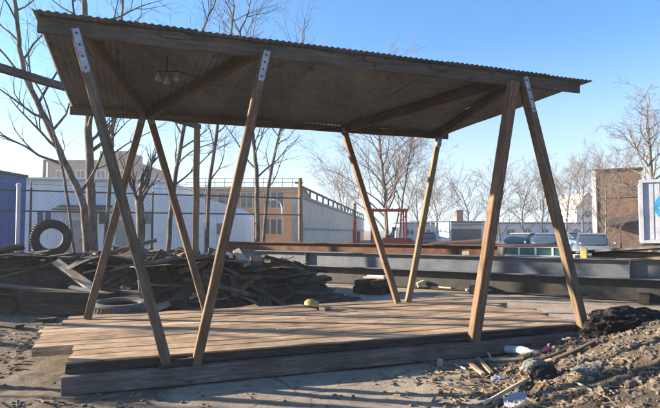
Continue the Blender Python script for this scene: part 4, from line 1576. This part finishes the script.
c = ons(624, 329, .0)
mb = MB()
crumple(mb, c + Vector((-.06, 0, .06)), .36, (1.25, .8, .6), 3, fine=.16)
crumple(mb, c + Vector((.28, .05, .12)), .22, (1.3, .8, .55), 5, fine=.16)
crumple(mb, c + Vector((-.36, -.05, -.05)), .16, (1.3, .8, .6), 6, fine=.16)
tag(obj('plastic_sack', mb, M['matte_black'], origin=c), 'crumpled black plastic sack lying on the crest of the gravel pile', 'sack')
c = ons(544, 380, .02)
mb = crumple(MB(), c + Vector((0, 0, .03)), .105, (1.3, .8, .8), 8)
tag(obj('dark_sack', mb, M['matte_black'], origin=c), 'small dark crumpled sack low on the gravel slope', 'sack')
c = ons(590, 372, .02)
mb = crumple(MB(), c + Vector((0, 0, -.0)), .09, (1.7, .8, .5), 9)
tag(obj('rag', mb, M['cloth_grey'], origin=c), 'flattened grey rag half buried in the gravel right of the small sack', 'rag')
c = ons(537, 373, .03)
mb = crumple(MB(), c + Vector((0, .05, .02)), .13, (1.1, .7, .75), 12, 3, .2)
tag(obj('concrete_lump', mb, M['cloth_grey'], origin=c), 'rough grey lump of rubble left of the small dark sack', 'rubble')
c = ons(500, 381, .02)
mb = crumple(MB(), c, .075, (1.3, .8, .5), 14)
tag(obj('rag', mb, M['cloth_blue'], origin=c), 'crumpled blue grey rag among the rubble above the long stick', 'rag')
c = ons(515, 403, .02)
mb = MB().prism([(-.1, -.07), (.07, -.1), (.12, .03), (.02, .1), (-.09, .05)], lambda x, y, t: c + Vector((x, y, t + x * .3 + y * .35)), -.01, .012)
tag(obj('tile_fragment', mb, M['cloth_blue'], origin=c), 'broken pale blue flat fragment at the bottom edge of the gravel', 'fragment')

# plastic bottle and pink cap
b0, b1 = ons(501, 353, .055), ons(533, 355, .045)
bt = empty('plastic_bottle', b0, 'cloudy white plastic bottle lying on rubble in front of the deck', 'bottle')
fr = frame(b1 - b0)
rot = (fr @ Matrix(((0, 0, 1), (1, 0, 0), (0, 1, 0)))).to_4x4()
Lb = (b1 - b0).length
obj('body', MB().lathe([(.0001, 0), (.04, 0), (.05, .012), (.05, Lb * .3), (.044, Lb * .36), (.05, Lb * .42), (.05, Lb * .7), (.04, Lb * .82), (.018, Lb * .93), (.016, Lb), (.0001, Lb)], 24, Matrix.Translation(b0) @ rot), M['bottle'], bt, smooth=True)
obj('cap', MB().lathe([(.0001, Lb), (.019, Lb + .001), (.019, Lb + .025), (.0001, Lb + .026)], 16, Matrix.Translation(b0) @ rot), M['white_paint'], bt)
c = ons(547, 352, .03)
mb = crumple(MB(), c, .042, (1.2, .8, .8), 17, 3, .25)
tag(obj('pink_scrap', mb, M['pink'], origin=c), 'small bright pink scrap of plastic beside the bottle', 'plastic scrap')
mb = crumple(MB(), ons(538, 355, .03), .04, (1.2, .8, .7), 19, 3, .25)
tag(obj('cardboard_scrap', mb, M['scrap_pale'], origin=c), 'crumpled tan scrap between the bottle and the pink scrap', 'scrap')


def stick(name, x0, y0, x1, y1, w, h, mat, lab, l0=.03, l1=.03, cat='stick'):
    return scrap(name, ons(x0, y0, l0), ons(x1, y1, l1), w, h, mat, lab, cat, jit=.004)


stick('stick', 483, 406, 529, 385, .035, .03, M['scrap_pale'], 'long pale stick lying across the rubble at the foot of the gravel', .02, .06)
stick('stick', 481, 349, 492, 361, .03, .018, M['scrap_pale'], 'thin pale stick standing up from the rubble before the sleeper', .12, .02)
stick('stick', 506, 377, 575, 350, .03, .03, M['beam'], 'long dark stick running up the gravel towards the black sack', .04, .04)
stick('board', 486, 362, 524, 360, .08, .03, M['deck'], 'tan board lying under the plastic bottle', .02, .02, 'board')
stick('board', 520, 372, 552, 364, .07, .035, M['deck'], 'tan split board on the gravel right of the bottle', .03, .04, 'board')
stick('stick', 555, 362, 597, 345, .05, .03, M['beam'], 'dark stick beside the end of the sleeper', .03, .05)
stick('board', 470, 366, 483, 377, .06, .03, M['deck'], 'short tan chunk of wood at the left end of the rubble', .03, .03, 'board')
stick('board', 478, 362, 492, 376, .05, .03, M['chip'], 'second tan chunk of wood crossing the first at the rubble', .05, .03, 'board')
stick('board', 448, 388, 478, 395, .09, .03, M['scrap'], 'flat grey board on the dirt left of the long stick', .015, .015, 'board')
stick('stick', 575, 384, 592, 393, .02, .015, M['scrap_pale'], 'short pale stick on the gravel below the small dark sack', .02, .02)
stick('stick', 455, 366, 466, 371, .03, .02, M['scrap_pale'], 'small pale stick near the tin can', .02, .02)
c = ons(440, 367, .0)
tag(obj('tin_can', MB().lathe([(.0001, 0), (.033, 0), (.035, .005), (.033, .012), (.033, .085), (.035, .09), (.03, .092), (.0001, .088)], 20, Matrix.Translation(c) @ Matrix.Rotation(.15, 4, 'X')), M['galv'], origin=c, smooth=True), 'small grey tin can standing on the dirt in front of the sleeper', 'can')
for k, (x, y, s, lab) in enumerate(((497, 372, .045, 'pale rounded rock at the foot of the gravel just below the bottle'), (470, 378, .04, 'pinkish rock left of the long stick'), (515, 366, .04, 'pale rock between the tan boards'), (480, 383, .035, 'grey rock touching the upper end of the grey board'),
                                    (575, 352, .06, 'rough tan rock on the gravel crest near the sleeper end'), (600, 344, .06, 'pale rock at the left end of the black sack'), (560, 400, .045, 'grey rock at the bottom of the gravel slope'), (630, 385, .04, 'small rock on the shaded gravel slope'))):
    c = ons(x, y, s * .3)
    tag(obj('rock', MB().lump(c, s, k + 3, .45, 2, (1.2, .9, .75)), M['stone'], origin=c), lab, 'rock', 'larger rocks among the gravel')

# ------------------------------------------------------------------ thin winter haze
hb = obj('haze', MB().box((0, 90, 8), (360, 260, 18.4)), M['dark_steel'])
hm = bpy.data.materials.new('thin_haze')
hm.use_nodes = True
hm.node_tree.nodes.clear()
ho = hm.node_tree.nodes.new('ShaderNodeOutputMaterial')
pv = hm.node_tree.nodes.new('ShaderNodeVolumePrincipled')
pv.inputs['Color'].default_value = (.86, .9, 1, 1)
pv.inputs['Density'].default_value = .0010
pv.inputs['Anisotropy'].default_value = .3
hm.node_tree.links.new(pv.outputs[0], ho.inputs['Volume'])
hb.data.materials[0] = hm
hb['kind'] = 'stuff'
# ------------------------------------------------------------------ light
SUN_EL = math.radians(14.4)
sun_dir = Vector((-.982, .19, 0)).normalized() * math.cos(SUN_EL) + Vector((0, 0, math.sin(SUN_EL)))
sd = bpy.data.lights.new('sun', 'SUN')
sd.energy = 5.0
sd.angle = math.radians(.6)
sd.color = (1.0, .83, .61)
so = bpy.data.objects.new('sun', sd)
COL.objects.link(so)
so.rotation_euler = sun_dir.to_track_quat('Z', 'Y').to_euler()
so.location = (-20, 12, 12)
w = bpy.data.worlds.new('World')
S.world = w
w.use_nodes = True
nt = w.node_tree
bg = nt.nodes['Background']
sk = nt.nodes.new('ShaderNodeTexSky')
sk.sky_type = 'NISHITA'
sk.sun_disc = False
sk.sun_elevation = SUN_EL
sk.sun_rotation = math.atan2(sun_dir.x, sun_dir.y)
sk.air_density = 1.0
sk.dust_density = .7
sk.ozone_density = 3.0
tn = nt.nodes.new('ShaderNodeMixRGB')
tn.blend_type = 'MULTIPLY'
tn.inputs[0].default_value = 1.0
tn.inputs[2].default_value = (.84, 1.2, 1.46, 1)
nt.links.new(sk.outputs[0], tn.inputs[1])
gm = nt.nodes.new('ShaderNodeNewGeometry')
sp_ = nt.nodes.new('ShaderNodeSeparateXYZ')
nt.links.new(gm.outputs['Incoming'], sp_.inputs[0])
mr = nt.nodes.new('ShaderNodeMapRange')
mr.inputs['From Min'].default_value = 0.0
mr.inputs['From Max'].default_value = -.34
mr.inputs['To Min'].default_value = .72
mr.inputs['To Max'].default_value = 0.0
mr.interpolation_type = 'SMOOTHSTEP'
nt.links.new(sp_.outputs[2], mr.inputs['Value'])
hz = nt.nodes.new('ShaderNodeMixRGB')
hz.inputs[2].default_value = (4.3, 4.7, 5.2, 1)
nt.links.new(mr.outputs[0], hz.inputs[0])
nt.links.new(tn.outputs[0], hz.inputs[1])
nt.links.new(hz.outputs[0], bg.inputs[0])
bg.inputs[1].default_value = .05
S.view_settings.view_transform = 'Standard'
S.view_settings.look = 'None'
S.view_settings.exposure = 2.2
S.view_settings.gamma = 1
S.view_settings.use_curve_mapping = False
